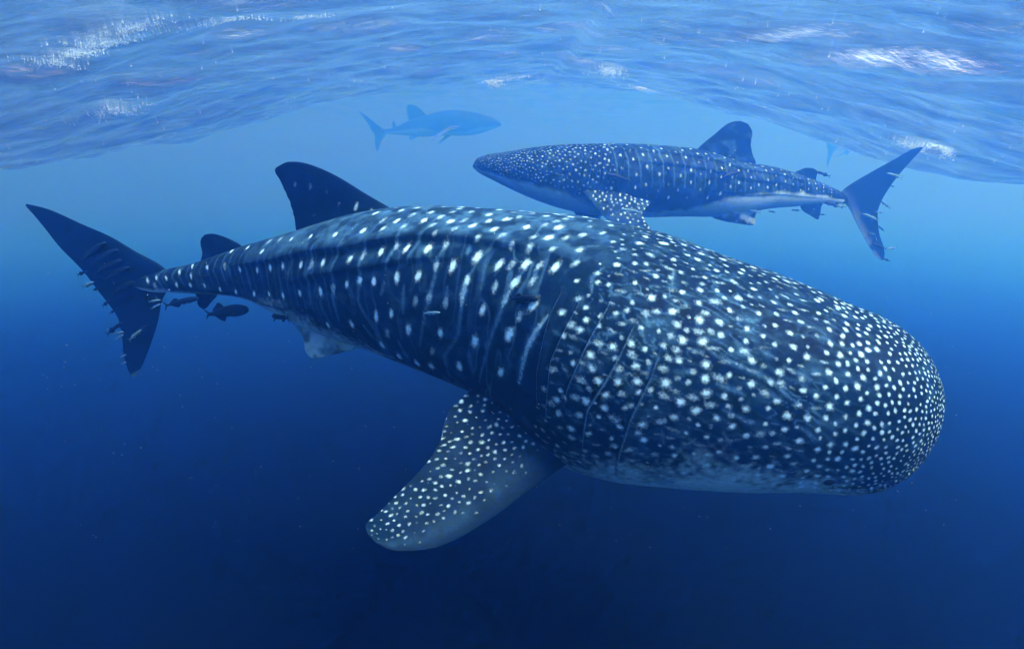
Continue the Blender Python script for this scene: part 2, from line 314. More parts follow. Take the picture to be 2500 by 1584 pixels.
FLANK_D = [[0.1487,0.1911],[0.015,0.3011],[0.2223,0.0733],[0.2445,0.0833],[0.3574,0.2433],[0.3231,0.1944],[0.5475,0.0289],[0.5533,0.0144],[0.6112,0.0489],[0.584,0.0278],[0.5032,0.0867],[0.4989,0.0156],[0.3231,0.1956],[0.4031,0.17],[0.4432,0.1411],[0.5004,0.1189],[0.5783,0.1267],[0.6047,0.1089],[0.3588,0.2411],[0.4982,0.16],[0.5711,0.1667],[0.6054,0.1356],[0.2995,0.3356],[0.4975,0.2133],[0.5182,0.2122],[0.5375,0.1978],[0.4796,0.2256],[0.4396,0.2922],[0.6069,0.1844],[0.5039,0.2922],[0.4382,0.0511],[0.4074,0.08],[0.4739,0.0833],[0.4417,0.0989],[0.5032,0.0544],[0.589,0.0067],[0.5847,0.0678],[0.5568,0.0833]]
BARS = [[[0.2881,0.0967],[0.2852,0.18],[0.2781,0.2389]],[[0.3324,0.1122],[0.3224,0.1711],[0.3167,0.2244],[0.3138,0.2811]],[[0.376,0.0711],[0.3674,0.1533],[0.3603,0.1967],[0.356,0.2567],[0.3595,0.3033]],[[0.4053,0.0733],[0.4031,0.1667],[0.4003,0.2167],[0.3981,0.2511],[0.4246,0.3078]],[[0.4403,0.0511],[0.4439,0.1033],[0.4396,0.1678],[0.4367,0.1889]],[[0.4746,0.0756],[0.4675,0.12],[0.4632,0.1667]],[[0.4639,0.2056],[0.4646,0.2489]],[[0.4968,0.1489],[0.4996,0.1822],[0.4975,0.2133],[0.4932,0.2444],[0.4875,0.2889]],[[0.5425,0.1433],[0.5375,0.1722],[0.539,0.2122],[0.539,0.2478],[0.5197,0.2922],[0.5232,0.3433]],[[0.5919,0.1289],[0.5876,0.1622],[0.5847,0.2022],[0.5811,0.2444],[0.5718,0.3089]],[[0.569,0.1578],[0.5711,0.1722]],[[0.5525,0.1389],[0.5561,0.1767]],[[0.5168,0.1889],[0.5189,0.2178]],[[0.401,0.2944],[0.4146,0.3222]],[[0.4553,0.3],[0.4646,0.3456]],[[0.5268,0.1133],[0.5289,0.1289]],[[0.6026,0.1111],[0.6069,0.14]],[[0.4367,0.2089],[0.4332,0.2322]],[[0.4675,0.0344],[0.4718,0.0856]],[[0.5811,0.0133],[0.584,0.06]],[[0.376,0.1456],[0.3653,0.1567]]]
THICK = [[[0.6347,0.1622],[0.6283,0.1922],[0.6269,0.2189],[0.6283,0.2533]],[[0.5876,0.1622],[0.5861,0.1844]],[[0.5375,0.1644],[0.5382,0.21]]]
DASH = [[[0.7277,0.1233],[0.7384,0.1178]],[[0.7841,0.1433],[0.8063,0.15],[0.8299,0.1589],[0.8578,0.1833]],[[0.7927,0.1778],[0.8163,0.1844]],[[0.802,0.2078],[0.8263,0.2178]],[[0.6648,0.1122],[0.6576,0.0944],[0.6633,0.0767]],[[0.737,0.0689],[0.7341,0.0433]],[[0.7949,0.0922],[0.8163,0.0856]],[[0.7591,0.1744],[0.772,0.1678]],[[0.6826,0.1089],[0.6955,0.0989]],[[0.8542,0.1433],[0.8656,0.1478]],[[0.8227,0.1267],[0.832,0.1289]],[[0.7355,0.1689],[0.7384,0.18]],[[0.6648,0.1811],[0.6762,0.1822]],[[0.6655,0.2044],[0.6741,0.2133]],[[0.6462,0.1756],[0.6533,0.1756]],[[0.8063,0.2356],[0.8142,0.2478]],[[0.7784,0.2544],[0.7856,0.2456]],[[0.7613,0.2533],[0.7584,0.2422]],[[0.8642,0.2122],[0.8842,0.2289]],[[0.7684,0.1444],[0.777,0.1422]],[[0.7012,0.1467],[0.6912,0.1533]],[[0.7227,0.1378],[0.7262,0.1444]],[[0.6969,0.1256],[0.6948,0.1311]],[[0.6447,0.0422],[0.629,0.0578]],[[0.669,0.04],[0.6605,0.0433]]]
HEAD = [[0.6462,0.1511],[0.6662,0.1333],[0.6848,0.1456],[0.6698,0.1589],[0.6712,0.1467],[0.6576,0.1744],[0.7026,0.1622],[0.6869,0.1789],[0.7169,0.1533],[0.7291,0.1556],[0.6912,0.1933],[0.6741,0.1956],[0.7262,0.1767],[0.7155,0.1978],[0.6998,0.2033],[0.7305,0.1922],[0.752,0.1878],[0.7698,0.1822],[0.7334,0.2044],[0.7091,0.2144],[0.6948,0.2289],[0.6769,0.0967],[0.7012,0.0811],[0.7184,0.0633],[0.6455,0.1078],[0.6741,0.0656],[0.6912,0.0544],[0.6841,0.0122],[0.7084,0.9989],[0.7305,0.0233],[0.7548,0.0056],[0.752,0.03],[0.7756,0.0167],[0.7984,0.0033],[0.7655,0.0389],[0.7484,0.0733],[0.7634,0.0622],[0.7784,0.0556],[0.8106,0.0322],[0.797,0.0578],[0.7062,0.1067],[0.7219,0.0944],[0.7441,0.1033],[0.7648,0.0833],[0.792,0.0822],[0.8163,0.0733],[0.8306,0.0667],[0.847,0.0533],[0.8284,0.0467],[0.7677,0.1056],[0.7848,0.1022],[0.8077,0.1011],[0.8299,0.0856],[0.8435,0.09],[0.7505,0.1178],[0.737,0.1322],[0.7577,0.1344],[0.7741,0.1322],[0.7884,0.1178],[0.7984,0.1333],[0.8163,0.14],[0.832,0.1133],[0.8477,0.1089],[0.822,0.1056],[0.8091,0.1178],[0.7591,0.1589],[0.7806,0.1567],[0.8006,0.1644],[0.8392,0.1489],[0.8449,0.13],[0.8592,0.1189],[0.8199,0.17],[0.8606,0.1656],[0.7827,0.1744],[0.7856,0.19],[0.8006,0.1911],[0.767,0.2056],[0.7262,0.2244],[0.7098,0.23],[0.7491,0.2167],[0.7813,0.2122],[0.8192,0.2011],[0.842,0.1856],[0.7648,0.2233],[0.7069,0.2411],[0.6926,0.2467],[0.7412,0.2389],[0.7248,0.2467],[0.7848,0.23],[0.7984,0.2189],[0.812,0.2267],[0.8377,0.2167],[0.8535,0.2011],[0.8692,0.2],[0.8542,0.22],[0.777,0.2411],[0.7941,0.2433],[0.8256,0.2344],[0.7212,0.2589],[0.7034,0.26],[0.6883,0.2633],[0.6748,0.2544],[0.8685,0.2333],[0.8435,0.2467],[0.807,0.2567],[0.7877,0.2622],[0.772,0.2678],[0.8227,0.2633],[0.8385,0.26],[0.8642,0.2533],[0.8535,0.2722],[0.8856,0.2778],[0.8456,0.2911],[0.867,0.29],[0.7455,0.2544],[0.6712,0.2311],[0.6705,0.2422],[0.6769,0.2344],[0.6926,0.2278]]
HEADD = [[0.6898,0.1656],[0.7205,0.1656],[0.7141,0.1833],[0.7205,0.21],[0.7527,0.2022],[0.7034,0.03],[0.7927,0.03],[0.7698,0.12],[0.7763,0.1989],[0.7906,0.2033],[0.7555,0.2311],[0.8363,0.2311],[0.7112,0.2911],[0.7212,0.2811],[0.7999,0.28],[0.7477,0.1722],[0.7548,0.1478],[0.747,0.1333],[0.7305,0.1089],[0.7784,0.0733],[0.7934,0.17],[0.7212,0.1144],[0.8306,0.1778],[0.8427,0.1633],[0.8091,0.1311],[0.7298,0.22],[0.7191,0.2389],[0.7355,0.2678],[0.7563,0.2711],[0.8335,0.2733],[0.6598,0.16],[0.6583,0.2144],[0.6562,0.24],[0.6669,0.2489],[0.6862,0.2089],[0.6848,0.2289]]
FRONT = [[0.8721,0.9989],[0.8742,0.0244],[0.8871,0.0],[0.867,0.0378],[0.8763,0.0622],[0.8914,0.0344],[0.8906,0.0167],[0.9014,0.0067],[0.8899,0.05],[0.9006,0.0367],[0.9085,0.04],[0.8871,0.0789],[0.8771,0.0867],[0.8956,0.0767],[0.9014,0.0689],[0.8742,0.1033],[0.8863,0.1],[0.8942,0.0911],[0.9028,0.0878],[0.8849,0.1156],[0.8785,0.1322],[0.8942,0.1267],[0.9064,0.1244],[0.8992,0.1],[0.8942,0.1478],[0.8778,0.1533],[0.9028,0.1411],[0.9078,0.1567],[0.8885,0.1633],[0.8985,0.1689],[0.8849,0.1789],[0.8721,0.1689],[0.8813,0.2156],[0.8692,0.2011],[0.8842,0.1956],[0.8999,0.1889],[0.9099,0.18],[0.9185,0.19],[0.9107,0.1989],[0.8956,0.2167],[0.9035,0.21],[0.9157,0.2189],[0.8956,0.2333],[0.8871,0.2433],[0.9078,0.23],[0.9171,0.2333],[0.9071,0.2511],[0.8992,0.2533],[0.8949,0.2667],[0.9199,0.25],[0.8856,0.2767],[0.8971,0.2878],[0.9071,0.2878],[0.9207,0.2833],[0.9249,0.2689],[0.9242,0.2378],[0.9185,0.2067],[0.9164,0.1678],[0.9185,0.1333],[0.9092,0.0733],[0.9164,0.0667],[0.9085,0.0956]]
GILLS = [[[0.6333,0.1256],[0.6362,0.1311],[0.6355,0.1578],[0.6397,0.1967],[0.644,0.2311],[0.6526,0.2622]],[[0.654,0.1244],[0.6569,0.1344],[0.6548,0.1722],[0.6533,0.2078],[0.6605,0.2489],[0.664,0.2667],[0.6776,0.2833]],[[0.6841,0.1111],[0.6841,0.1256],[0.6798,0.1644],[0.6776,0.1967],[0.6755,0.2256],[0.6769,0.2467]],[[0.7134,0.1233],[0.7127,0.1367],[0.7091,0.1711],[0.7055,0.1944],[0.6962,0.2378],[0.6998,0.2889]],[[0.7405,0.1411],[0.7398,0.1578],[0.7384,0.1856],[0.7305,0.2344],[0.7277,0.2767],[0.7298,0.33]]]
RIDGE1 = [(.0, .20), (.19, .186), (.287, .166), (.373, .157), (.432, .129), (.465, .113), (.507, .102), (.56, .096), (.605, .085), (1, .06)]
RIDGE2 = [(.0, .25), (.29, .232), (.363, .207), (.42, .186), (.46, .161), (.515, .137), (1, .12)]
KEEL = [(.0, .30), (.06, .36), (.13, .36), (.21, .335), (.275, .304), (.4, .27), (1, .25)]
REMORAS = [
    ('d', 1.15, 0.0, 'uppermost dark remora lying on the tail fin of the foreground shark', 'remoras on the foreground shark', [-2.412, 3.326, -0.389], [-2.614, 3.363, -0.51]),
    ('d', 1.15, 0.0, "second dark remora from the top on the foreground shark's tail fin", 'remoras on the foreground shark', [-2.338, 3.314, -0.43], [-2.547, 3.35, -0.527]),
    ('d', 1.15, 0.0, "third dark remora from the top on the foreground shark's tail fin", 'remoras on the foreground shark', [-2.329, 3.312, -0.49], [-2.54, 3.349, -0.589]),
    ('d', 1.15, 0.0, "fourth dark remora from the top on the foreground shark's tail fin", 'remoras on the foreground shark', [-2.283, 3.304, -0.532], [-2.484, 3.34, -0.625]),
    ('d', 1.15, 0.0, "dark remora lowest of the row on the foreground shark's tail fin, nearest the tail stalk", 'remoras on the foreground shark', [-2.265, 3.3, -0.617], [-2.439, 3.332, -0.711]),
    ('p', 1.0, 0.0, 'pale remora on the lower tail lobe of the foreground shark', 'remoras on the foreground shark', [-2.266, 3.298, -0.915], [-2.373, 3.317, -0.992]),
    ('d', 1.0, 0.0, "dark remora on the front edge of the foreground shark's lower tail lobe", 'remoras on the foreground shark', [-2.218, 3.29, -0.886], [-2.328, 3.309, -0.944]),
    ('d', 1.5, 0.0, "small dark remora poking out highest behind the foreground shark's tail fin", 'remoras on the foreground shark', [-2.601, 3.391, -0.571], [-2.679, 3.404, -0.598]),
    ('p', 1.5, 0.0, "pale remora with forked tail trailing behind the foreground shark's tail fin", 'remoras on the foreground shark', [-2.568, 3.385, -0.636], [-2.66, 3.401, -0.675]),
    ('d', 1.5, 0.0, 'short dark remora just below the pale forked one behind the foreground tail fin', 'remoras on the foreground shark', [-2.533, 3.379, -0.671], [-2.591, 3.389, -0.691]),
    ('d', 1.5, 0.0, 'dark remora sticking out behind the middle of the foreground tail fin', 'remoras on the foreground shark', [-2.478, 3.37, -0.748], [-2.544, 3.381, -0.79]),
    ('d', 1.0, 0.0, "small dark remora at the notch of the foreground shark's tail fin", 'remoras on the foreground shark', [-2.438, 3.363, -0.798], [-2.505, 3.375, -0.837]),
    ('d', 1.0, 0.0, "longest dark remora trailing from the foreground shark's lower tail lobe", 'remoras on the foreground shark', [-2.421, 3.359, -0.886], [-2.555, 3.383, -0.975]),
    ('p', 1.0, 0.0, 'upper of two pale remoras trailing beside the longest dark one', 'remoras on the foreground shark', [-2.426, 3.361, -0.947], [-2.507, 3.375, -0.969]),
    ('p', 1.0, 0.0, 'lower of two pale remoras trailing beside the longest dark one', 'remoras on the foreground shark', [-2.43, 3.362, -0.965], [-2.501, 3.374, -1.009]),
    ('d', 1.0, 0.0, 'short dark remora on the rear edge near the lower tail tip', 'remoras on the foreground shark', [-2.412, 3.358, -1.053], [-2.47, 3.369, -1.073]),
    ('p', 1.0, 0.0, 'thin pale remora on the rear edge close to the lower tail tip', 'remoras on the foreground shark', [-2.435, 3.363, -1.096], [-2.49, 3.372, -1.12]),
    ('p', 1.5, 0.0, "tiniest pale remora, lowest behind the foreground shark's tail fin", 'remoras on the foreground shark', [-2.448, 3.365, -1.147], [-2.487, 3.372, -1.166]),
    ('p', 1.0, 0.0, 'upper of two pale remoras where the foreground tail stalk meets the fin', 'remoras on the foreground shark', [-2.078, 3.228, -0.714], [-2.159, 3.242, -0.731]),
    ('p', 1.0, 0.0, 'lower of two pale remoras where the foreground tail stalk meets the fin', 'remoras on the foreground shark', [-2.082, 3.228, -0.739], [-2.152, 3.241, -0.774]),
    ('d', 1.0, 0.0, 'dark remora stretched along the underside of the foreground tail stalk', 'remoras on the foreground shark', [-1.842, 3.214, -0.7], [-2.085, 3.258, -0.761]),
    ('b', 0.9, 0.0, "stout dark fish with broad tail swimming under the foreground shark's tail stalk", 'remoras on the foreground shark', [-1.519, 3.133, -0.747], [-1.806, 3.192, -0.798]),
    ('d', 1.0, 0.0, "small remora clinging to the side of the foreground shark's tail stalk", 'remoras on the foreground shark', [-1.721, 3.144, -0.55], [-1.802, 3.174, -0.575]),
    ('p', 1.0, 0.0, "small pale remora on the middle of the foreground shark's flank", 'remoras on the foreground shark', [-0.31, 2.337, -0.573], [-0.391, 2.378, -0.588]),
    ('d', 1.5, 0.0, "dark remora on the foreground shark's flank just behind the gill slits", 'remoras on the foreground shark', [0.102, 2.121, -0.465], [-0.012, 2.182, -0.48]),
    ('d', 1.0, 0.0, "tiny dark remora under the belly ahead of the foreground shark's pelvic fin", 'remoras on the foreground shark', [-1.354, 3.073, -0.772], [-1.187, 2.88, -0.741]),
    ('d', 1.0, 0.0, 'short dark remora just behind the gills of the middle shark', 'remoras on the middle shark', [1.2, 7.717, 0.116], [1.339, 7.731, 0.094]),
    ('d', 1.0, 0.0, "long dark remora on the middle shark's side above its pectoral fin", 'remoras on the middle shark', [1.246, 7.699, 0.012], [1.634, 7.751, -0.094]),
    ('d', 1.0, 0.0, "dark remora on the front of the middle shark's pectoral fin", 'remoras on the middle shark', [1.141, 7.443, -0.348], [1.295, 7.465, -0.344]),
    ('p', 1.0, 0.0, "white remora lying across the middle shark's pectoral fin", 'remoras on the middle shark', [1.4, 7.339, -0.429], [1.685, 7.347, -0.476]),
    ('d', 1.0, 0.0, "dark remora with forked tail under the middle shark's dorsal fin", 'remoras on the middle shark', [2.94, 8.063, -0.03], [3.266, 8.212, 0.05]),
    ('p', 1.0, 0.0, 'white remora at the pelvic fin of the middle shark', 'remoras on the middle shark', [3.474, 8.41, -0.502], [3.704, 8.464, -0.549]),
    ('d', 1.0, 0.0, 'dark remora trailing from the second dorsal fin of the middle shark', 'remoras on the middle shark', [4.648, 8.863, 0.05], [4.904, 8.905, -0.034]),
    ('p', 1.0, 0.0, 'pale remora on the upper tail lobe of the middle shark', 'remoras on the middle shark', [5.842, 9.022, 0.02], [6.128, 9.062, -0.052]),
    ('d', 1.0, 0.0, 'small dark remora behind the upper tail lobe of the middle shark', 'remoras on the middle shark', [5.916, 9.032, -0.164], [6.018, 9.046, -0.189]),
    ('p', 1.0, 0.0, "pale remora trailing at the fork of the middle shark's tail", 'remoras on the middle shark', [5.824, 9.019, -0.401], [6.008, 9.045, -0.519]),
    ('p', 1.0, 0.0, 'largest pale remora on the lower tail lobe of the middle shark', 'remoras on the middle shark', [5.548, 8.98, -0.599], [5.832, 9.02, -0.704]),
    ('p', 1.0, 0.0, 'thin pale remora just below the tail fork of the middle shark', 'remoras on the middle shark', [5.757, 9.01, -0.566], [5.904, 9.03, -0.595]),
    ('d', 1.0, 0.0, "dark remora behind the middle of the middle shark's lower tail lobe", 'remoras on the middle shark', [5.848, 9.023, -0.788], [5.971, 9.04, -0.884]),
    ('p', 1.0, 0.0, 'pale remora lying across the lower tail lobe of the middle shark', 'remoras on the middle shark', [5.721, 9.005, -0.902], [5.827, 9.02, -0.925]),
    ('p', 1.0, 0.0, "tiny pale remora pointing down on the middle shark's lower tail lobe", 'remoras on the middle shark', [5.821, 9.019, -0.966], [5.878, 9.027, -1.033]),
    ('p', 1.0, 0.0, 'curved pale remora trailing near the lower tail tip of the middle shark', 'remoras on the middle shark', [6.047, 9.051, -1.16], [6.256, 9.08, -1.145]),
    ('d', 1.0, 0.0, "dark remora at the very tip of the middle shark's lower tail lobe", 'remoras on the middle shark', [5.994, 9.043, -1.305], [6.171, 9.068, -1.368]),
    ('d', 1.0, 0.0, 'dark remora along the lower tail lobe of the middle shark', 'remoras on the middle shark', [5.79, 9.015, -1.064], [6.069, 9.054, -1.169]),
    ('d', 1.0, 0.0, 'dark remora under the tail stalk of the middle shark', 'remoras on the middle shark', [4.835, 8.862, -0.416], [5.172, 8.911, -0.49]),
    ('d', 1.0, 0.0, "small dark remora under the belly behind the middle shark's pelvic fin", 'remoras on the middle shark', [3.89, 8.632, -0.534], [4.018, 8.663, -0.558]),
    ('d', 1.0, 0.0, "small dark remora in front of the middle shark's anal fin", 'remoras on the middle shark', [4.285, 8.726, -0.523], [4.441, 8.76, -0.537]),
    ('p', 1.0, 0.0, "white remora at the end of the middle shark's tail stalk", 'remoras on the middle shark', [5.043, 8.878, -0.463], [5.229, 8.904, -0.49]),
    ('d', 1.0, 0.0, 'small dark remora behind the anal fin of the middle shark', 'remoras on the middle shark', [4.781, 8.861, -0.595], [4.9, 8.881, -0.61]),
]
FOAM_GLINTS = [(6.62, 9.12, 0.22, 0.16, 420, 0.006, 0.022, 0.05, 0), (-0.48, 16.4, 0.3, 0.45, 260, 0.01, 0.035, 0.1, 0), (0.1, 14.0, 0.8, 0.15, 120, 0.006, 0.02, 0.03, 0.3), (1.59, 9.85, 0.36, 0.22, 200, 0.005, 0.015, 0.03, 0.2), (2.9, 13.46, 0.3, 0.2, 140, 0.006, 0.02, 0.03, 0), (5.44, 18.2, 1.1, 0.2, 220, 0.008, 0.025, 0.03, 0.1), (-3.95, 5.25, 0.25, 0.1, 150, 0.002, 0.008, 0.006, 0.3), (-3.6, 5.05, 0.34, 0.1, 260, 0.002, 0.008, 0.006, -0.2), (-3.25, 4.85, 0.34, 0.09, 320, 0.002, 0.008, 0.006, 0.1), (-2.9, 4.72, 0.34, 0.1, 260, 0.002, 0.008, 0.006, -0.15), (-2.35, 5.05, 0.36, 0.1, 200, 0.002, 0.0075, 0.006, 0.25), (-1.75, 5.3, 0.2, 0.08, 120, 0.002, 0.007, 0.006, 0), (-5.2, 7.78, 0.55, 0.3, 300, 0.003, 0.009, 0.02, -0.3), (6.4, 9.4, 0.5, 0.25, 260, 0.004, 0.011, 0.02, 0.3)]  # the upper-left streaks are sun glints shaped as froth

def body_grid(B, ns, nt):
    C = np.array(B['C']); t = np.r_[0, np.cumsum(np.linalg.norm(np.diff(C, axis=0), axis=1))]
    tt = np.linspace(0, t[-1], ns)
    D = spline(t, np.column_stack([C, B['a'], B['b'], B['roll']]), tt)
    P = D[:, :3]; a = np.maximum(D[:, 3], .002); b = np.maximum(D[:, 4], .002); r = D[:, 5]
    T = np.gradient(P, axis=0); T /= np.linalg.norm(T, axis=1)[:, None]
    k = max(3, int(ns * .11)); Tp = np.vstack([np.repeat(T[:1], k, 0), T, np.repeat(T[-1:], k, 0)])
    K = np.hanning(2 * k + 1); K /= K.sum()
    T = np.stack([np.convolve(Tp[:, j], K, 'valid') for j in range(3)], 1); T /= np.linalg.norm(T, axis=1)[:, None]
    S = np.cross(T, [0, 0, 1.]); S /= np.linalg.norm(S, axis=1)[:, None]; U = np.cross(S, T)
    c, s = np.cos(r)[:, None], np.sin(r)[:, None]; U2 = U * c + S * s; S2 = S * c - U * s
    th = np.linspace(0, 2 * PI, nt, endpoint=False); n = 2 / B['e']
    x = np.sign(np.sin(th)) * np.abs(np.sin(th))**n; y = np.sign(np.cos(th)) * np.abs(np.cos(th))**n
    G = P[:, None] + (a[:, None] * y)[..., None] * U2[:, None] + (b[:, None] * x)[..., None] * S2[:, None]
    return G, P, T, S2, U2

SPOT_NOISE = Noise3(77)

class Patch:
    """a closed tube of rings (rows) with pigment; body or fin"""
    def __init__(self, G):
        self.G = G; self.n, self.m = G.shape[:2]
        self.pig = np.zeros((self.n, self.m, 4), np.float32)
        self.frames()
    def frames(self):
        G = self.G
        e1 = np.gradient(G, axis=0); self.ds = np.linalg.norm(e1, axis=2).mean(1)
        e2 = (np.roll(G, -1, 1) - np.roll(G, 1, 1)) / 2; self.dt = np.maximum(np.linalg.norm(e2, axis=2), 1e-5)
        e1 = e1 / (np.linalg.norm(e1, axis=2)[..., None] + 1e-9)
        e2 = e2 / self.dt[..., None]
        nrm = np.cross(e1, e2); nrm /= np.linalg.norm(nrm, axis=2)[..., None] + 1e-9
        sg = np.sign((nrm * (G - G.mean(1, keepdims=True))).sum(-1).mean())
        self.e1, self.e2, self.nrm = e1, e2, nrm * sg
    def window(self, i, j, rad):
        di = int(rad / max(self.ds[i], 1e-4)) + 2; dj = min(int(rad / self.dt[i, j % self.m]) + 2, self.m // 2 - 1)
        ii = np.arange(max(0, i - di), min(self.n, i + di + 1)); jj = (np.arange(j - dj, j + dj + 1)) % self.m
        return np.ix_(ii, jj)
    def spot(self, i, j, r1, r2, val, ang=0., ch=0, halo=.30):
        i = int(np.clip(i, 0, self.n - 1)); j = int(j) % self.m
        W = self.window(i, j, 2.4 * max(r1, r2)); D = self.G[W] - self.G[i, j]
        x = (D * self.e1[i, j]).sum(-1); y = (D * self.e2[i, j]).sum(-1)
        ca, sa = math.cos(ang), math.sin(ang); x, y = x * ca + y * sa, -x * sa + y * ca
        z = (D * self.nrm[i, j]).sum(-1)
        q = np.sqrt((x / r1)**2 + (y / r2)**2 + (z / (2.5 * max(r1, r2)))**2)
        q = q * (1 + .55 * (SPOT_NOISE(self.G[W], 70.0 if self.n > 800 else 40.0, 2) - .5))
        v = val * ((1 - halo) * (1 - sstep(.35, 1.30, q)) + halo * (1 - sstep(.4, 2.4, q)))
        a = self.pig[W]; a[..., ch] = np.maximum(a[..., ch], v); self.pig[W] = a
    def path(self, pts, rad, val, ch=1, taper=True):
        """brush along (row, column) points"""
        pts = np.array(pts, float)
        n = 0
        for k in range(len(pts) - 1):
            p, q = self.G[int(pts[k, 0]), int(pts[k, 1]) % self.m], self.G[int(pts[k+1, 0]), int(pts[k+1, 1]) % self.m]
            n += max(2, int(np.linalg.norm(p - q) / (rad * .8)))
        tt = np.linspace(0, len(pts) - 1, n)
        ii = np.interp(tt, np.arange(len(pts)), pts[:, 0]); jj = np.interp(tt, np.arange(len(pts)), pts[:, 1])
        for f, i, j in zip(tt / tt[-1], ii, jj):
            w = rad * (.55 + .45 * math.sin(PI * min(1, max(0, f))) if taper else 1) * random.uniform(.8, 1.15)
            self.spot(round(i), round(j), w, w, val * random.uniform(.75, 1.1), ch=ch, halo=.5)

def poisson(patch, rows, cols, spacing, tries, rng, taken=()):
    """scatter points over part of a patch; spacing(i, j) in metres -> list of (i, j)"""
    pts = [patch.G[int(i), int(j) % patch.m] for i, j in taken]; res = []
    A = np.array(pts) if pts else np.zeros((0, 3))
    for _ in range(tries):
        i = int(rng.integers(rows[0], rows[1])); j = int(rng.integers(cols[0], cols[1])) % patch.m
        p = patch.G[i, j]; sp = spacing(i, j)
        if len(A) and ((A - p)**2).sum(1).min() < sp * sp: continue
        A = np.vstack([A, p]); res.append((i, j))
    return res

def fin_patch(secs, thick, ns=70, nc=40, flare=1.0):
    """a fin lofted through (leading, trailing) edge points from root to tip"""
    S = np.array(secs, float); k = len(S)
    t = np.r_[0, np.cumsum(np.maximum(np.linalg.norm(np.diff(S.mean(1), axis=0), axis=1), 1e-3))]; t /= t[-1]
    tt = np.linspace(0, 1, ns)
    LE = spline(t, S[:, 0], tt); TE = spline(t, S[:, 1], tt)
    cl = np.linalg.norm(TE - LE, axis=1); q_ = np.linspace(0, 1, ns); ph = 17.0 * abs(float(S[0, 0, 0])) % 6
    TE = TE + (TE - LE) * ((.004 * np.sin(23 * q_ + ph) + .005 * np.sin(51 * q_ + 2 * ph) * (np.sin(7 * q_ + ph) > .2)) * np.sin(PI * q_))[:, None]
    ch = TE - LE; cl = np.linalg.norm(ch, axis=1)
    span = np.gradient((LE + TE) / 2, axis=0); nr = np.cross(ch, span); nr /= np.linalg.norm(nr, axis=1)[:, None] + 1e-9
    c = (1 - np.cos(np.linspace(0, PI, nc))) / 2
    shape = np.sqrt(np.clip(c, 0, 1)) * (1 - c)**1.1; shape /= shape.max(); shape = shape * .93 + .07 * np.sin(PI * c)**.3
    th = thick * cl * (1 + flare * np.exp(-tt / .07)) * (1 - .35 * tt)
    th = np.minimum(th, thick * cl.max() * 1.6)
    up = LE[:, None] + ch[:, None] * c[None, :, None] + (nr * th[:, None])[:, None] * shape[None, :, None]
    dn = LE[:, None] + ch[:, None] * c[None, :, None] - (nr * th[:, None])[:, None] * shape[None, :, None]
    return Patch(np.concatenate([up, dn[:, -2:0:-1]], 1))

def caudal_patch(secs, thick, root, ns=140, nc=40):
    p = fin_patch(secs, thick, ns, nc, 0.0)
    # thicker where the tail stalk runs into the fin
    G = p.G; mid = (G[:, :nc].mean(1) + 0)
    t = np.linspace(0, 1, ns); f = 1 + 2.2 * np.exp(-((t - root) / .10)**2)
    half = (G[:, :nc] - np.concatenate([G[:, :1], G[:, -1:nc-1:-1], G[:, nc-1:nc]], 1)) / 2
    cen = G[:, :nc] - half
    c = np.linspace(0, 1, nc); w = 1 + (f[:, None] - 1) * np.clip(1 - c * 1.6, 0, 1)[None]
    up = cen + half * w[..., None]; dn = cen - half * w[..., None]
    return Patch(np.concatenate([up, dn[:, -2:0:-1]], 1))

def join_patches(name, patches, material):
    co, q, tr, pg = [], [], [], []; base = 0
    for p in patches:
        n, mm = p.n, p.m; I = np.arange(n * mm).reshape(n, mm) + base; J = np.roll(I, -1, 1)
        q.append(np.stack([I[:-1], J[:-1], J[1:], I[1:]], -1).reshape(-1, 4))
        co.append(p.G.reshape(-1, 3)); pg.append(p.pig.reshape(-1, 4)); base += n * mm
        for row, flip in ((0, 1), (n - 1, 0)):   # close the ends
            co.append(p.G[row].mean(0)[None]); pg.append(p.pig[row].mean(0)[None])
            a, b = I[row], J[row]; c = np.full(mm, base); base += 1
            tr.append(np.stack([b, a, c] if flip else [a, b, c], -1))
    return mesh_object(name, np.concatenate(co), np.concatenate(q), np.concatenate(tr), material, True, np.concatenate(pg))

def tail_stub(G, T, length):
    """close the tail stalk inside the fin"""
    n = 14; c0 = G[0].mean(0); f = np.linspace(1, 0, n + 1)[:-1]
    return np.concatenate([np.array([c0 - T[0] * length * x + (G[0] - c0) * ((1 - x)**.6 * .98 + .02) for x in f]), G], 0), n

def recentre(o):
    """put the object's origin inside its body"""
    me = o.data; n = len(me.vertices); c = np.empty(n * 3, np.float32); me.vertices.foreach_get('co', c); c = c.reshape(-1, 3)
    mid = (c.min(0) + c.max(0)) / 2; me.vertices.foreach_set('co', (c - mid).ravel()); me.update(); o.location = Vector(mid.tolist())
    return o

eye_mat = plain_material('eye', (.003, .004, .006), (.01, .014, .02), 8, .12)

def make_eye(parent, p, nrm, r):
    bm = bmesh.new(); bmesh.ops.create_uvsphere(bm, u_segments=20, v_segments=12, radius=r)
    for v in bm.verts: v.co.z *= .6
    me = bpy.data.meshes.new('eye'); bm.to_mesh(me); bm.free(); me.shade_smooth(); me.materials.append(eye_mat)
    o = bpy.data.objects.new('eye', me); col.objects.link(o); o.parent = parent
    o.location = Vector(p.tolist()) - parent.location
    o.rotation_euler = Vector(nrm.tolist()).to_track_quat('Z', 'Y').to_euler()
    return o

def side_mirror(secs, P, S, i):
    """the same fin on the other side of the body"""
    n = np.array([S[i][0], S[i][1], 0.]); n /= np.linalg.norm(n); o = P[i]; Q = np.array(secs, float)
    return Q - 2 * ((Q - o) @ n)[..., None] * n

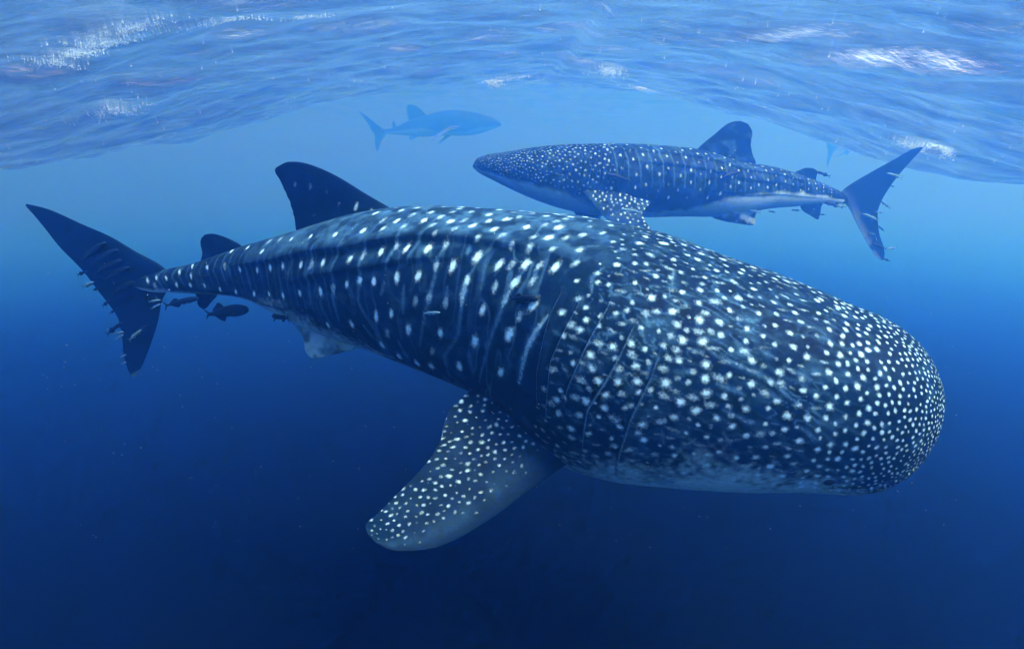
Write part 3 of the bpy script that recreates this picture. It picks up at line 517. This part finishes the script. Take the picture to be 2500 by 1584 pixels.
# ---- the nearest shark -------------------------------------------------------
random.seed(11)
rng = np.random.default_rng(11)
noise = Noise3(5)
NS, NT = 1220, 540
G, P, T, S2, U2 = body_grid(NEAR, NS, NT)
body = Patch(G)
ss = np.linspace(0, 1, NS); tt = np.arange(NT) / NT
tm = np.minimum(tt, 1 - tt)            # 0 back .. 0.5 belly, both sides alike
# skin ridges along the flank
disp = np.zeros((NS, NT))
for pts, A, wu, wd, s0, s1 in ((RIDGE1, .024, .075, .022, .14, .66), (RIDGE2, .019, .05, .02, .25, .56), (KEEL, .016, .03, .02, .03, .34)):
    r = np.array(pts); tr_ = np.interp(ss, r[:, 0], r[:, 1])
    circ = np.linalg.norm(G - np.roll(G, 1, 1), axis=2).sum(1)
    d = (tm[None] - tr_[:, None]) * circ[:, None]
    env = sstep(s0, s0 + .08, ss) * (1 - sstep(s1 - .10, s1, ss))
    disp += A * env[:, None] * np.where(d < 0, np.exp(-(d / wu)**2), np.exp(-(d / wd)**2)) * np.minimum(1, circ / 1.2)[:, None]
disp += .006 * (noise(G, 3.0, 2) - .5) + .0016 * (noise(G, 22.0, 2) - .5) * sstep(.03, .2, ss)[:, None]
# shallow crease where the head meets the gills, mouth line under the snout
line = .318 + .020 * np.sin(ss * 30)
mouth = np.exp(-((tm[None] - (.322 - .06 * sstep(.93, 1., ss))[:, None]) / .006)**2) * sstep(.915, .94, ss)[:, None]
disp -= .012 * mouth
# gill slits
light_edge = np.zeros((NS, NT)); dark_edge = np.zeros((NS, NT))
for sign in (1, -1):
    for gpts in GILLS:
        g = np.array(gpts); gi = g[:, 0] * (NS - 1); gj = g[:, 1] * NT
        o_ = np.argsort(gj); jj = np.arange(int(gj.min()), int(gj.max()) + 1)
        ic = np.interp(jj, gj[o_], gi[o_]); f = (jj - jj[0]) / max(1, len(jj) - 1); amp = np.sin(PI * np.clip(f, 0.02, .98))**.4
        for j, i0, a_ in zip(jj, ic, amp):
            J = j % NT if sign > 0 else (-j) % NT
            ii = np.arange(max(0, int(i0) - 26), min(NS, int(i0) + 27)); d = (ii - i0) * body.ds[int(i0)]
            disp[ii, J] += a_ * (.011 * np.exp(-((d - .012) / .018)**2) * (d > -.004) - .010 * np.exp(-(d / .0042)**2) - .003 * np.exp(-((d + .02) / .012)**2))
            light_edge[ii, J] = np.maximum(light_edge[ii, J], a_ * np.exp(-((d - .0065) / .0032)**2))
            dark_edge[ii, J] = np.maximum(dark_edge[ii, J], a_ * .7 * np.exp(-((d + .001) / .0034)**2))
body.G = G + body.nrm * disp[..., None]
body.frames(); G = body.G
# pigment: spots, bars, freckles
def both(marks):
    for s, t in marks:
        yield s, t
        yield s + random.uniform(-.006, .006), 1 - t + random.uniform(-.006, .006)
def ij(s, t): return int(round(s * (NS - 1))), int(round(t * NT))
taken = []
for s, t in both(FLANK_B):
    k = .72 + .42 * sstep(.15, .6, s); i, j = ij(s, t); taken.append((i, j))
    body.spot(i, j, .0128 * k * random.uniform(.85, 1.15), .0215 * k * random.uniform(.85, 1.15), random.uniform(.92, 1.0), random.uniform(-.15, .15), halo=.22)
for s, t in both(FLANK_D):
    i, j = ij(s, t); taken.append((i, j)); body.spot(i, j, .0125, .024, .38, random.uniform(-.2, .2), halo=.4)
for path in BARS:
    for m_ in (1, -1):
        body.path([(i, m_ * j) for i, j in (ij(s, t) for s, t in path)], .0085, .55)
for path in THICK:
    for m_ in (1, -1):
        pp = [(i, m_ * j) for i, j in (ij(s, t) for s, t in path)]
        body.path(pp, .013, .8); body.path(pp, .0105, .30, ch=0)
for path in DASH:
    for m_ in (1, -1):
        pp = [(i, m_ * j) for i, j in (ij(s, t) for s, t in path)]
        body.path(pp, .0085, .42); body.path(pp, .006, .10, ch=0)
for s, t in both(HEAD):
    i, j = ij(s, t); taken.append((i, j)); r = .0102 * random.uniform(.65, 1.2)
    body.spot(i, j, r * random.uniform(.95, 1.25), r * random.uniform(.85, 1.05), random.uniform(.7, 1.0), random.uniform(-.5, .5), halo=.36)
for s, t in both(HEADD):
    i, j = ij(s, t); taken.append((i, j)); body.spot(i, j, .0135 * random.uniform(.9, 1.5), .0105, .45, random.uniform(-.5, .5), halo=.45)
for s, t in both(FRONT):
    i, j = ij(s, t); taken.append((i, j)); k = 1 - 2.6 * max(0, s - .87); r = .0092 * k * random.uniform(.75, 1.2)
    body.spot(i, j, r, r * random.uniform(.9, 1.2), random.uniform(.85, 1.0), random.uniform(-.6, .6), halo=.3)
# the snout bristles with small ones
sp_front = lambda i, j: .034 - .0180 * float(sstep(.88, .985, ss[i]))
for i, j in poisson(body, (int(.885 * NS), NS - 4), (0, NT), sp_front, 22000, rng, taken):
    if min(j, NT - j) / NT > .34 and ss[i] < .97: continue
    r = (.0082 - .0040 * float(sstep(.88, .985, ss[i]))) * random.uniform(.75, 1.15)
    body.spot(i, j, r * random.uniform(.85, 1.0), r * random.uniform(1.0, 1.45), random.uniform(.8, 1.0), random.uniform(-.7, .7), halo=.2); taken.append((i, j))
# gaps on the head fill with dimmer, smaller spots and short wavy dashes that follow the flow of the skin
for i, j in poisson(body, (int(.655 * NS), int(.90 * NS)), (0, NT), lambda i, j: .037, 12000, rng, taken):
    if min(j, NT - j) / NT > .34: continue
    r = .0078 * random.uniform(.6, 1.3); a_ = random.uniform(-.4, .4)
    if random.random() < .45:
        body.spot(i, j, r * random.uniform(1.6, 3.0), r * .75, random.uniform(.15, .38), a_, halo=.45)
    else:
        body.spot(i, j, r * random.uniform(1., 1.4), r, random.uniform(.25, .65), a_, halo=.4)
    taken.append((i, j))
for k in range(110):
    i = int(rng.uniform(.67, .88) * NS); j = int(rng.uniform(.02, .31) * NT) * random.choice((1, -1)); n_ = random.randint(4, 8)
    st = random.choice((7, 9, 11)); sl = random.uniform(-1.6, 1.6)
    body.path([(min(NS - 1, i + st * q), j + int(sl * q + 2.2 * math.sin(q * 1.4 + k))) for q in range(n_)], .0066, random.uniform(.10, .28))
for i, j in poisson(body, (int(.40 * NS), int(.66 * NS)), (-int(.11 * NT), int(.11 * NT)), lambda i, j: .075, 1500, rng, taken):
    body.spot(i, j, .012, .019, random.uniform(.25, .8), random.uniform(-.2, .2), halo=.35)
# faint regular bars over the tail stalk
for k in range(26):
    s = .03 + k * .0135 + random.uniform(-.003, .003)
    for m_ in (1, -1):
        body.path([(int(s * NS), m_ * int(.03 * NT)), (int((s - .012) * NS), m_ * int(.2 * NT)), (int((s - .006) * NS), m_ * int(.30 * NT))], .0055, random.uniform(.25, .55))
# belly: pale below the flank, a freckled border
edge = np.interp(ss, [0, .05, .13, .21, .28, .36, .5, .62, .68, .74, .80, .9, 1], [.33, .40, .44, .345, .33, .385, .41, .40, .350, .308, .286, .315, .36])
wob = (noise(G, 7.0, 3) - .5) * .07 + (noise(G, 45.0, 2) - .5) * .07
body.pig[..., 2] = sstep(-.045, .055, tm[None] - edge[:, None] + wob) * 1.0
body.pig[..., 0] *= 1 - .4 * sstep(.0, .05, tm[None] - edge[:, None] + wob * .5)
mott = noise(G, 16.0, 3)
# fine wavy pale lines: along the body on the head, down the sides behind the gills
arc = np.cumsum(body.dt, axis=1); xs_ = np.repeat((ss * 4.0)[:, None], NT, 1); wv = noise(G, 6.0, 2)
def wavy(fx, fy, width, seed):
    n_ = Noise3(seed)(np.stack([xs_ * fx + 1.5 * wv, arc * fy + 2.0 * wv, xs_ * 0 + 3.3], -1), 1.0, 2)
    return 1 - sstep(.0, width, np.abs(n_ - .5))
hmask = sstep(.64, .70, ss) * (1 - sstep(.88, .94, ss)); fmask = sstep(.10, .25, ss) * (1 - sstep(.60, .66, ss))
patchy = .35 + .65 * sstep(.35, .6, noise(G, 5.0, 2))
body.pig[..., 1] = np.maximum(body.pig[..., 1], .55 * hmask[:, None] * wavy(8.0, 30.0, .035, 41) * patchy)
body.pig[..., 1] = np.maximum(body.pig[..., 1], .42 * fmask[:, None] * wavy(15.0, 3.0, .05, 43) * patchy)
# back behind the nape: grey blotches, with top light painted in as paler pigment
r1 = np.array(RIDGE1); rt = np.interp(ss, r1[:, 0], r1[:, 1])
lit_back = (1 - sstep(-.02, .008, tm[None] - rt[:, None])) * (sstep(.12, .30, ss) * (1 - sstep(.56, .72, ss)))[:, None]
body.pig[..., 1] = np.maximum(body.pig[..., 1], lit_back * (.10 + .45 * sstep(.35, .7, noise(G * np.array([1.6, 1.6, 1.]), 12.0, 3))))
body.pig[..., 1] = np.clip(body.pig[..., 1] + .16 * sstep(.52, .75, mott), 0, 1)
body.pig[..., 0] = np.maximum(body.pig[..., 0], .22 * light_edge) * (1 - .95 * dark_edge)
body.pig[..., 1] = np.maximum(body.pig[..., 1], .45 * light_edge) * (1 - dark_edge); body.pig[..., 2] *= 1 - dark_edge
body.pig[..., 3] = np.maximum(dark_edge, mouth * .9)
body.pig[..., :3] *= 1 - .9 * mouth[..., None]
for sg in (1, -1):
    i, j = ij(.911, .303 if sg > 0 else .697)
    W = body.window(i, j, .06); D = np.linalg.norm(G[W] - G[i, j], axis=-1); a_ = body.pig[W]
    a_[..., 0] *= sstep(.024, .036, D); a_[..., 1] = np.maximum(a_[..., 1] * sstep(.02, .03, D), .5 * np.exp(-((D - .030) / .005)**2)); a_[..., 3] = np.maximum(a_[..., 3], 1 - sstep(.018, .03, D)); body.pig[W] = a_
# fins
pec = fin_patch(NEAR_FINS['pectoral'], .040, 220, 110, 1.2)
pecs = [pec, fin_patch(side_mirror(NEAR_FINS['pectoral'], P, S2, int(.66 * NS)), .040, 120, 60, 1.2)]
for p in pecs:
    hc = p.m // 2; res = []
    for i, j in poisson(p, (6, p.n - 3), (0, hc), lambda i, j: .033 - .012 * i / p.n, 12000, rng) + poisson(p, (6, p.n - 3), (hc, p.m), lambda i, j: .033 - .012 * i / p.n, 12000, rng):
        cj = min(j, p.m - j) / hc          # 0 leading .. 1 trailing edge
        if cj < .16 + .22 * random.random()**.7 or cj > .96: continue
        k = 1 - .4 * i / p.n; r = .0070 * k * random.uniform(.55, 1.25)
        p.spot(i, j, r * random.uniform(1.0, 1.6), r, random.uniform(.25, .8) * (1 - .45 * i / p.n) * min(1, cj * 2), random.uniform(-.4, .4), halo=.35)
    c = np.minimum(np.arange(p.m), p.m - np.arange(p.m)) / hc
    p.pig[..., 1] = np.maximum(p.pig[..., 1], (.10 * np.exp(-((c[None] - .30) / .10)**2) * sstep(.0, .2, noise(p.G, 8.0) - .3)))
    p.pig[..., 1] = np.maximum(p.pig[..., 1], .05 * sstep(.5, .75, noise(p.G, 14.0)))
    p.pig[..., 1] = np.maximum(p.pig[..., 1], .55 * sstep(.975, 1.0, c)[None])
    p.pig[..., 3] = np.maximum(.7, .9 * (1 - sstep(.18, .34, c)))[None]
dor = fin_patch(NEAR_FINS['dorsal'], .050, 130, 70, 1.6)
for i, j in poisson(dor, (4, int(dor.n * .75)), (0, dor.m // 2), lambda i, j: .085, 600, rng) + poisson(dor, (4, int(dor.n * .75)), (dor.m // 2, dor.m), lambda i, j: .085, 600, rng):
    if not .2 < min(j, dor.m - j) / (dor.m / 2) < .8: continue
    dor.spot(i, j, .010, .013, random.choice((.12, .15, .2, .25, .6)) if i > 30 else .8, 0, halo=.4)
dor.pig[..., 3] = sstep(.05, .30, np.linspace(0, 1, dor.n))[:, None]
dor2 = fin_patch(NEAR_FINS['dorsal2'], .055, 70, 40, 1.4); dor2.pig[..., 3] = sstep(.05, .3, np.linspace(0, 1, 70))[:, None]
cau = caudal_patch(NEAR_FINS['caudal'], .030, .50, 220, 70); cau.pig[..., 3] = .9
for i, j in poisson(cau, (40, 150), (0, cau.m), lambda i, j: .13, 300, rng):
    if not .25 < min(j, cau.m - j) / (cau.m / 2) < .75: continue
    cau.spot(i, j, .006, .006, random.uniform(.3, .8), halo=.2)
cau.pig[-6:, :, 1] = .55
pel = [fin_patch(NEAR_FINS['pelvic'], .05, 60, 40, 1.0), fin_patch(side_mirror(NEAR_FINS['pelvic'], P, S2, int(.33 * NS)), .05, 40, 24, 1.0)]
for p in pel:
    p.pig[..., 2] = .55 * sstep(.35, .6, noise(p.G, 16.0)) + .2
    p.pig[..., 1] = .6 * sstep(.4, .7, noise(p.G, 40.0))
ana = fin_patch(NEAR_FINS['anal'], .06, 40, 24, .8); ana.pig[..., 3] = .8
Gs, nst = tail_stub(G, T, .16)
stub = Patch(Gs); stub.pig[nst:] = body.pig; stub.pig[:nst] = body.pig[0]
stub.pig[:nst, :, 3] = .8
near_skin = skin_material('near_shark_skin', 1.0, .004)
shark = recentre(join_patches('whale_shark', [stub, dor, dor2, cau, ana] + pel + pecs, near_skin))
tag(shark, 'largest whale shark filling the foreground, head turned right, white spots on dark hide', 'whale shark', 'whale sharks swimming near the surface')
for sgn in (1, -1):
    i, j = int(.911 * NS), int(sgn * .303 * NT) % NT
    make_eye(shark, G[i, j] - body.nrm[i, j] * .004, body.nrm[i, j], .021)

# ---- the farther sharks -----------------------------------------------------
def far_shark(name, B, fins, ns, nt, seed, skin, cols, head_s, rs, label, spot_v=1.0):
    random.seed(seed); rng = np.random.default_rng(seed); nz = Noise3(seed)
    G, P, T, S2, U2 = body_grid(B, ns, nt); b = Patch(G)
    ss = np.linspace(0, 1, ns); tt = np.arange(nt) / nt; tm = np.minimum(tt, 1 - tt)
    circ = np.linalg.norm(G - np.roll(G, 1, 1), axis=2).sum(1); disp = np.zeros((ns, nt))
    for t0, t1, A, s0, s1 in ((.17, .075, .022, .10, .74), (.235, .13, .018, .12, .66), (.30, .22, .014, .02, .45)):
        d = (tm[None] - (t0 + (t1 - t0) * ss)[:, None]) * circ[:, None]; env = sstep(s0, s0 + .1, ss) * (1 - sstep(s1 - .1, s1, ss))
        disp += A * env[:, None] * np.where(d < 0, np.exp(-(d / .07)**2), np.exp(-(d / .022)**2)) * np.minimum(1, circ / 2)[:, None]
    for k in range(5):                                    # gill slits
        for J in range(nt):
            f = (tm[J] - .10) / .22
            if not 0 <= f <= 1: continue
            i0 = (head_s + .052 - k * .024 + .012 * f) * ns; ii = np.arange(int(i0) - 6, int(i0) + 7); d = (ii - i0) * circ[0] * 0 + (ii - i0) * b.ds[int(i0)]
            disp[ii, J] += math.sin(PI * f)**.5 * (.010 * np.exp(-((d - .02) / .016)**2) - .016 * np.exp(-(d / .010)**2))
            b.pig[ii, J, 3] = np.maximum(b.pig[ii, J, 3], .9 * np.exp(-(d / .011)**2))
    disp += .008 * (nz(G, 2.5, 2) - .5)
    b.G = G + b.nrm * disp[..., None]; b.frames(); G = b.G
    taken = []
    for k in range(cols):                                 # bars with rows of spots between
        s = .02 + (head_s - .03) * (k + .5) / cols; w = min(1, .45 + circ[int(s * ns)] / circ.max() * .6)
        for sg in (1, -1):
            J = lambda t: int(sg * t * nt)
            b.path([(int((s + .010) * ns), J(.03)), (int(s * ns), J(.16)), (int((s - .004) * ns), J(.27))], rs * .42 * w, random.uniform(.35, .7))
            for t in np.arange(.03 + .025 * (k % 2), .335, .056):
                i, j = int((s + .5 * (head_s - .03) / cols + .006 * math.cos(9 * t) + random.uniform(-.004, .004)) * ns), J(t + random.uniform(-.008, .008))
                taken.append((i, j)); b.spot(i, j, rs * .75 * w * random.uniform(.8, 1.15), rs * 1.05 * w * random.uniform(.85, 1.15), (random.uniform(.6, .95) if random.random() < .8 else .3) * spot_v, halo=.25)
    sp = lambda i, j: rs * (2.9 - 1.5 * float(sstep(head_s, .97, ss[i])))
    for i, j in poisson(b, (int((head_s - .02) * ns), ns - 3), (0, nt), sp, 9000, rng, taken):
        if tm[j] > .30 + .03 * random.random(): continue
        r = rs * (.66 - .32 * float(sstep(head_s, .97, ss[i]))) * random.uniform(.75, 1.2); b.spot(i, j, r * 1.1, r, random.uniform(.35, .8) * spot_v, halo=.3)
    edge = np.interp(ss, [0, .12, .2, .33, .40, .48, .7, .8, 1], [.27, .265, .265, .27, .31, .385, .365, .315, .33])
    wob = (nz(G, 5.0, 3) - .5) * .06
    b.pig[..., 2] = sstep(-.01, .03, tm[None] - edge[:, None] + wob) * .9
    b.pig[..., 0] *= 1 - .8 * sstep(-.01, .03, tm[None] - edge[:, None] + wob)
    b.pig[..., 1] = np.clip(b.pig[..., 1] + .2 * sstep(.5, .75, nz(G, 8.0, 3)), 0, 1)
    b.pig[..., :3] *= 1 - b.pig[..., 3:4]
    Gs, nst = tail_stub(G, T, .2); st = Patch(Gs); st.pig[nst:] = b.pig; st.pig[:nst, :, 3] = .8
    kf = 1 if ns > 400 else .5
    parts = [st]
    for nm, th, a0 in (('dorsal', .05, .8), ('dorsal2', .055, .8), ('anal', .05, .3)):
        if nm in fins:
            p = fin_patch(fins[nm], th, int(80 * kf), int(44 * kf), 1.3); p.pig[..., 3] = a0 * sstep(.05, .35, np.linspace(0, 1, p.n))[:, None]
            p.pig[..., 1] = .35 * sstep(.5, .75, nz(p.G, 9.0)); parts.append(p)
    c = caudal_patch(fins['caudal'], .030, .5, int(160 * kf), int(50 * kf)); c.pig[..., 3] = .8; c.pig[..., 2] = .55 * sstep(.48, .62, np.linspace(0, 1, c.n))[:, None] * np.clip(1 - np.minimum(np.arange(c.m), c.m - np.arange(c.m)) / c.m * 4, 0, 1)[None]; parts.append(c)
    for nm, th in (('pectoral', .035), ('pelvic', .05)):
        i0 = int((.66 if nm == 'pectoral' else .34) * ns)
        for q in (fins[nm], side_mirror(fins[nm], P, S2, i0)):
            p = fin_patch(q, th, int(110 * kf), int(60 * kf), 1.0); hc = p.m // 2
            if nm == 'pectoral':
                for i, j in poisson(p, (4, p.n - 3), (0, hc), lambda i, j: rs * 2.8, 1500, rng) + poisson(p, (4, p.n - 3), (hc, p.m), lambda i, j: rs * 2.8, 1500, rng):
                    if min(j, p.m - j) / hc > .2: p.spot(i, j, rs * .75, rs * .6, random.uniform(.4, .8), halo=.3)
                p.pig[..., 1] = np.maximum(p.pig[..., 1], .2 * sstep(.35, .7, nz(p.G, 5.0))); p.pig[..., 3] = .5
            else:
                p.pig[..., 2] = .7 * sstep(.4, .6, nz(p.G, 7.0))
            parts.append(p)
    o = recentre(join_patches(name, parts, skin)); tag(o, label, 'whale shark', 'whale sharks swimming near the surface')
    for sgn in (1, -1):
        i, j = int(.93 * ns), int(sgn * .29 * nt) % nt
        make_eye(o, G[i, j] - b.nrm[i, j] * .006, b.nrm[i, j], .026)
    return o

mid_skin = skin_material('far_shark_skin', .6, .005)
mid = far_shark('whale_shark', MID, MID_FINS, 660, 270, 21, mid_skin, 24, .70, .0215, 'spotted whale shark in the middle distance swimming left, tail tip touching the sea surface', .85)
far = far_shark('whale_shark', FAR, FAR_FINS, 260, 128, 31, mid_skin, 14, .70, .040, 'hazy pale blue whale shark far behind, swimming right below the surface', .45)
dim = far.copy(); col.objects.link(dim)
dim['label'] = 'barely visible shark silhouette beyond the tail of the middle shark'
dim.location = Vector((25.4, 42.6, 2.2)); dim.rotation_euler = (0, R(-2), R(28)); dim.scale = (1.0,) * 3
for ch in far.children:
    c = ch.copy(); col.objects.link(c); c.parent = dim

# ------------------------------------------------------------------ remoras
def remora_mesh(name, material, depth=1.0):
    """a slender fish, nose at +0.5 X, tail at -0.5 X, back up; fins grown out of the same skin"""
    xs = np.array([.5, .488, .46, .40, .30, .15, 0, -.15, -.28, -.36, -.42]); h = np.array([.004, .022, .038, .052, .066, .070, .062, .048, .032, .021, .016]) * depth
    wd = np.array([.006, .030, .046, .056, .058, .054, .046, .034, .020, .012, .008])
    tt = np.linspace(0, 1, 34); t = np.linspace(0, 1, len(xs)); D = spline(t, np.column_stack([xs, h, wd]), tt)
    th = np.linspace(0, 2 * PI, 20, endpoint=False)
    G = np.stack([np.repeat(D[:, :1], 20, 1), D[:, 2:3] * np.sin(th), D[:, 1:2] * np.cos(th) + .012 * np.cos(D[:, :1] * 4) * np.ones(20)], -1)
    P = [Patch(G[::-1])]
    z0 = .012 * depth
    P.append(fin_patch([[(-.36, 0, z0), (-.43, 0, z0)], [(-.40, 0, z0 + .03), (-.455, 0, z0 + .025)], [(-.45, 0, z0 + .075), (-.48, 0, z0 + .07)], [(-.49, 0, z0 + .115), (-.505, 0, z0 + .112)]], .06, 12, 8, .5))
    P.append(fin_patch([[(-.36, 0, z0), (-.43, 0, z0)], [(-.40, 0, z0 - .03), (-.455, 0, z0 - .025)], [(-.45, 0, z0 - .075), (-.48, 0, z0 - .07)], [(-.49, 0, z0 - .12), (-.505, 0, z0 - .117)]], .06, 12, 8, .5))
    P.append(fin_patch([[(.0, 0, .045 * depth), (-.30, 0, .03 * depth)], [(-.05, 0, .085 * depth), (-.29, 0, .055 * depth)], [(-.10, 0, .115 * depth), (-.22, 0, .085 * depth)], [(-.13, 0, .122 * depth), (-.17, 0, .112 * depth)]], .025, 10, 10, .3))
    P.append(fin_patch([[(.0, 0, -.03 * depth), (-.28, 0, -.01 * depth)], [(-.05, 0, -.075 * depth), (-.27, 0, -.035 * depth)], [(-.10, 0, -.105 * depth), (-.20, 0, -.075 * depth)]], .025, 10, 10, .3))
    for s in (1, -1):
        P.append(fin_patch([[(.27, s * .03, -.015), (.20, s * .03, -.02)], [(.22, s * .08, -.045), (.15, s * .07, -.05)], [(.15, s * .12, -.075), (.11, s * .11, -.08)]], .04, 8, 8, .3))
    for p in P:
        z = p.G[..., 2]; p.pig[..., 1] = .25 * (np.abs(z - .005) < .012); p.pig[..., 2] = sstep(.0, -.05, z)
    o = join_patches(name, P, material)
    me = o.data; bpy.data.objects.remove(o)
    return me

def fish_material(name, back, stripe):
    m, nt, N, L = new_mat(name)
    out = N('ShaderNodeOutputMaterial'); b = N('ShaderNodeBsdfPrincipled'); tc = N('ShaderNodeTexCoord').outputs['Object']
    at = N('ShaderNodeAttribute'); at.attribute_name = 'pigment'; sep = N('ShaderNodeSeparateColor'); L(at.outputs['Color'], sep.inputs[0])
    c = mix_rgb(N, L, noise_n(N, L, tc, 9, 3), tuple(x * .6 for x in back), back)
    c = mix_rgb(N, L, math_n(N, L, 'MULTIPLY', sep.outputs[1], 1.0), c, stripe)
    L(c, b.inputs['Base Color']); b.inputs['Roughness'].default_value = .5; b.inputs['Specular IOR Level'].default_value = .1
    L(b.outputs[0], out.inputs['Surface'])
    return m

dark_fish = remora_mesh('remora', fish_material('dark_remora', (.002, .010, .028), (.006, .03, .07)))
pale_fish = remora_mesh('remora', fish_material('pale_remora', (.10, .25, .36), (.28, .50, .62)))
deep_fish = remora_mesh('remora', fish_material('stout_remora', (.002, .009, .026), (.004, .02, .05)), 1.9)

def remora(head, tail, me, label, group=None, fat=1.0, roll=0.):
    h, t = Vector(head), Vector(tail); d = h - t; ln = d.length
    o = bpy.data.objects.new('remora', me); col.objects.link(o)
    q = d.to_track_quat('X', 'Z')
    o.rotation_mode = 'QUATERNION'; from mathutils import Quaternion
    o.rotation_quaternion = q @ Quaternion((1, 0, 0), roll)
    o.location = (h + t) / 2; o.scale = (ln, ln * fat, ln * fat)
    return tag(o, label, 'remora', group)

for kind, fat, roll, label, group, h, t in REMORAS:
    remora(h, t, {'d': dark_fish, 'p': pale_fish, 'b': deep_fish}[kind], label, group, fat, roll)

# ------------------------------------------------------------------ foam, bubble glints, drifting specks
foam_mat, nt, N, L = new_mat('foam')
out = N('ShaderNodeOutputMaterial'); df = N('ShaderNodeBsdfDiffuse'); tl = N('ShaderNodeBsdfTranslucent'); mx = N('ShaderNodeMixShader')
tc = N('ShaderNodeTexCoord').outputs['Object']; cc = mix_rgb(N, L, noise_n(N, L, tc, 30), (.70, .88, .96), (.82, .95, 1.0))
L(cc, df.inputs[0]); L(cc, tl.inputs[0]); mx.inputs[0].default_value = .6
L(df.outputs[0], mx.inputs[1]); L(tl.outputs[0], mx.inputs[2]); L(mx.outputs[0], out.inputs['Surface'])

def balls(name, pts, rad, material):
    """many small eight-sided balls as one mesh"""
    bm = bmesh.new(); bmesh.ops.create_icosphere(bm, subdivisions=1, radius=1)
    V = np.array([v.co[:] for v in bm.verts]); Fc = np.array([[v.index for v in f.verts] for f in bm.faces]); bm.free()
    pts = np.asarray(pts, float); rad = np.asarray(rad, float)
    co = (pts[:, None] + V[None] * rad[:, None, None]).reshape(-1, 3)
    tr = (Fc[None] + (np.arange(len(pts)) * len(V))[:, None, None]).reshape(-1, 3)
    return mesh_object(name, co, np.zeros((0, 4), int), tr, material)

frng = np.random.default_rng(8)
def foam_glint_points(x, y, lx, ly, n, rmin=.006, rmax=.022, hang=.05, ang=0.):
    u = frng.normal(size=(n, 2)) * .42; u *= (1 + .5 * np.sin(5 * np.arctan2(u[:, 1], u[:, 0]) + x))[:, None]
    px = u[:, 0] * lx; py = u[:, 1] * ly; ca, sa = math.cos(ang), math.sin(ang)
    X = x + px * ca - py * sa; Y = y + px * sa + py * ca
    Z = sea_height(X, Y) - np.abs(frng.normal(size=n)) * hang - .004
    return np.stack([X, Y, Z], -1), frng.uniform(rmin, rmax, n) * frng.uniform(.4, 1, n)

fp = [foam_glint_points(*a) for a in FOAM_GLINTS]
fo = balls('foam', np.concatenate([p for p, r in fp]), np.concatenate([r for p, r in fp]), foam_mat)
tag(fo, 'white foam, splashes and froth-shaped sun glints on the sea surface', 'foam', kind='stuff')

# sparkles under the surface, added as scattered small white balls
n = 380
bx = frng.uniform(-9, 9, n); by = 2.2 + 14 * frng.random(n)**1.3
cl = frng.integers(0, 40, n); cxs = frng.uniform(-1, 1, 40) * 7; cys = frng.uniform(3, 14, 40)
use = frng.random(n) < .7
bx = np.where(use, cxs[cl] + frng.normal(size=n) * .55, bx); by = np.where(use, cys[cl] + frng.normal(size=n) * .35, by)
bub_sparkle = balls('bubble_sparkles', np.stack([bx, by, sea_height(bx, by) - .01], -1), frng.uniform(.002, .008, n) * np.sqrt(np.maximum(by, 2.) / 6), foam_mat)
tag(bub_sparkle, 'tiny white balls standing in for sparkles under the sea surface', 'bubble_sparkles', kind='stuff')
# plankton in the water
n = 700
d = 1.3 + 9 * frng.random(n); ax = frng.uniform(-.9, .9, n); az = frng.uniform(-.75, .10, n)
pk = balls('plankton', np.stack([ax * d, d, az * d], -1), .0008 * d * frng.uniform(.3, 1.0, n), foam_mat)
tag(pk, 'pale specks of plankton drifting in the blue water', 'plankton', kind='stuff')
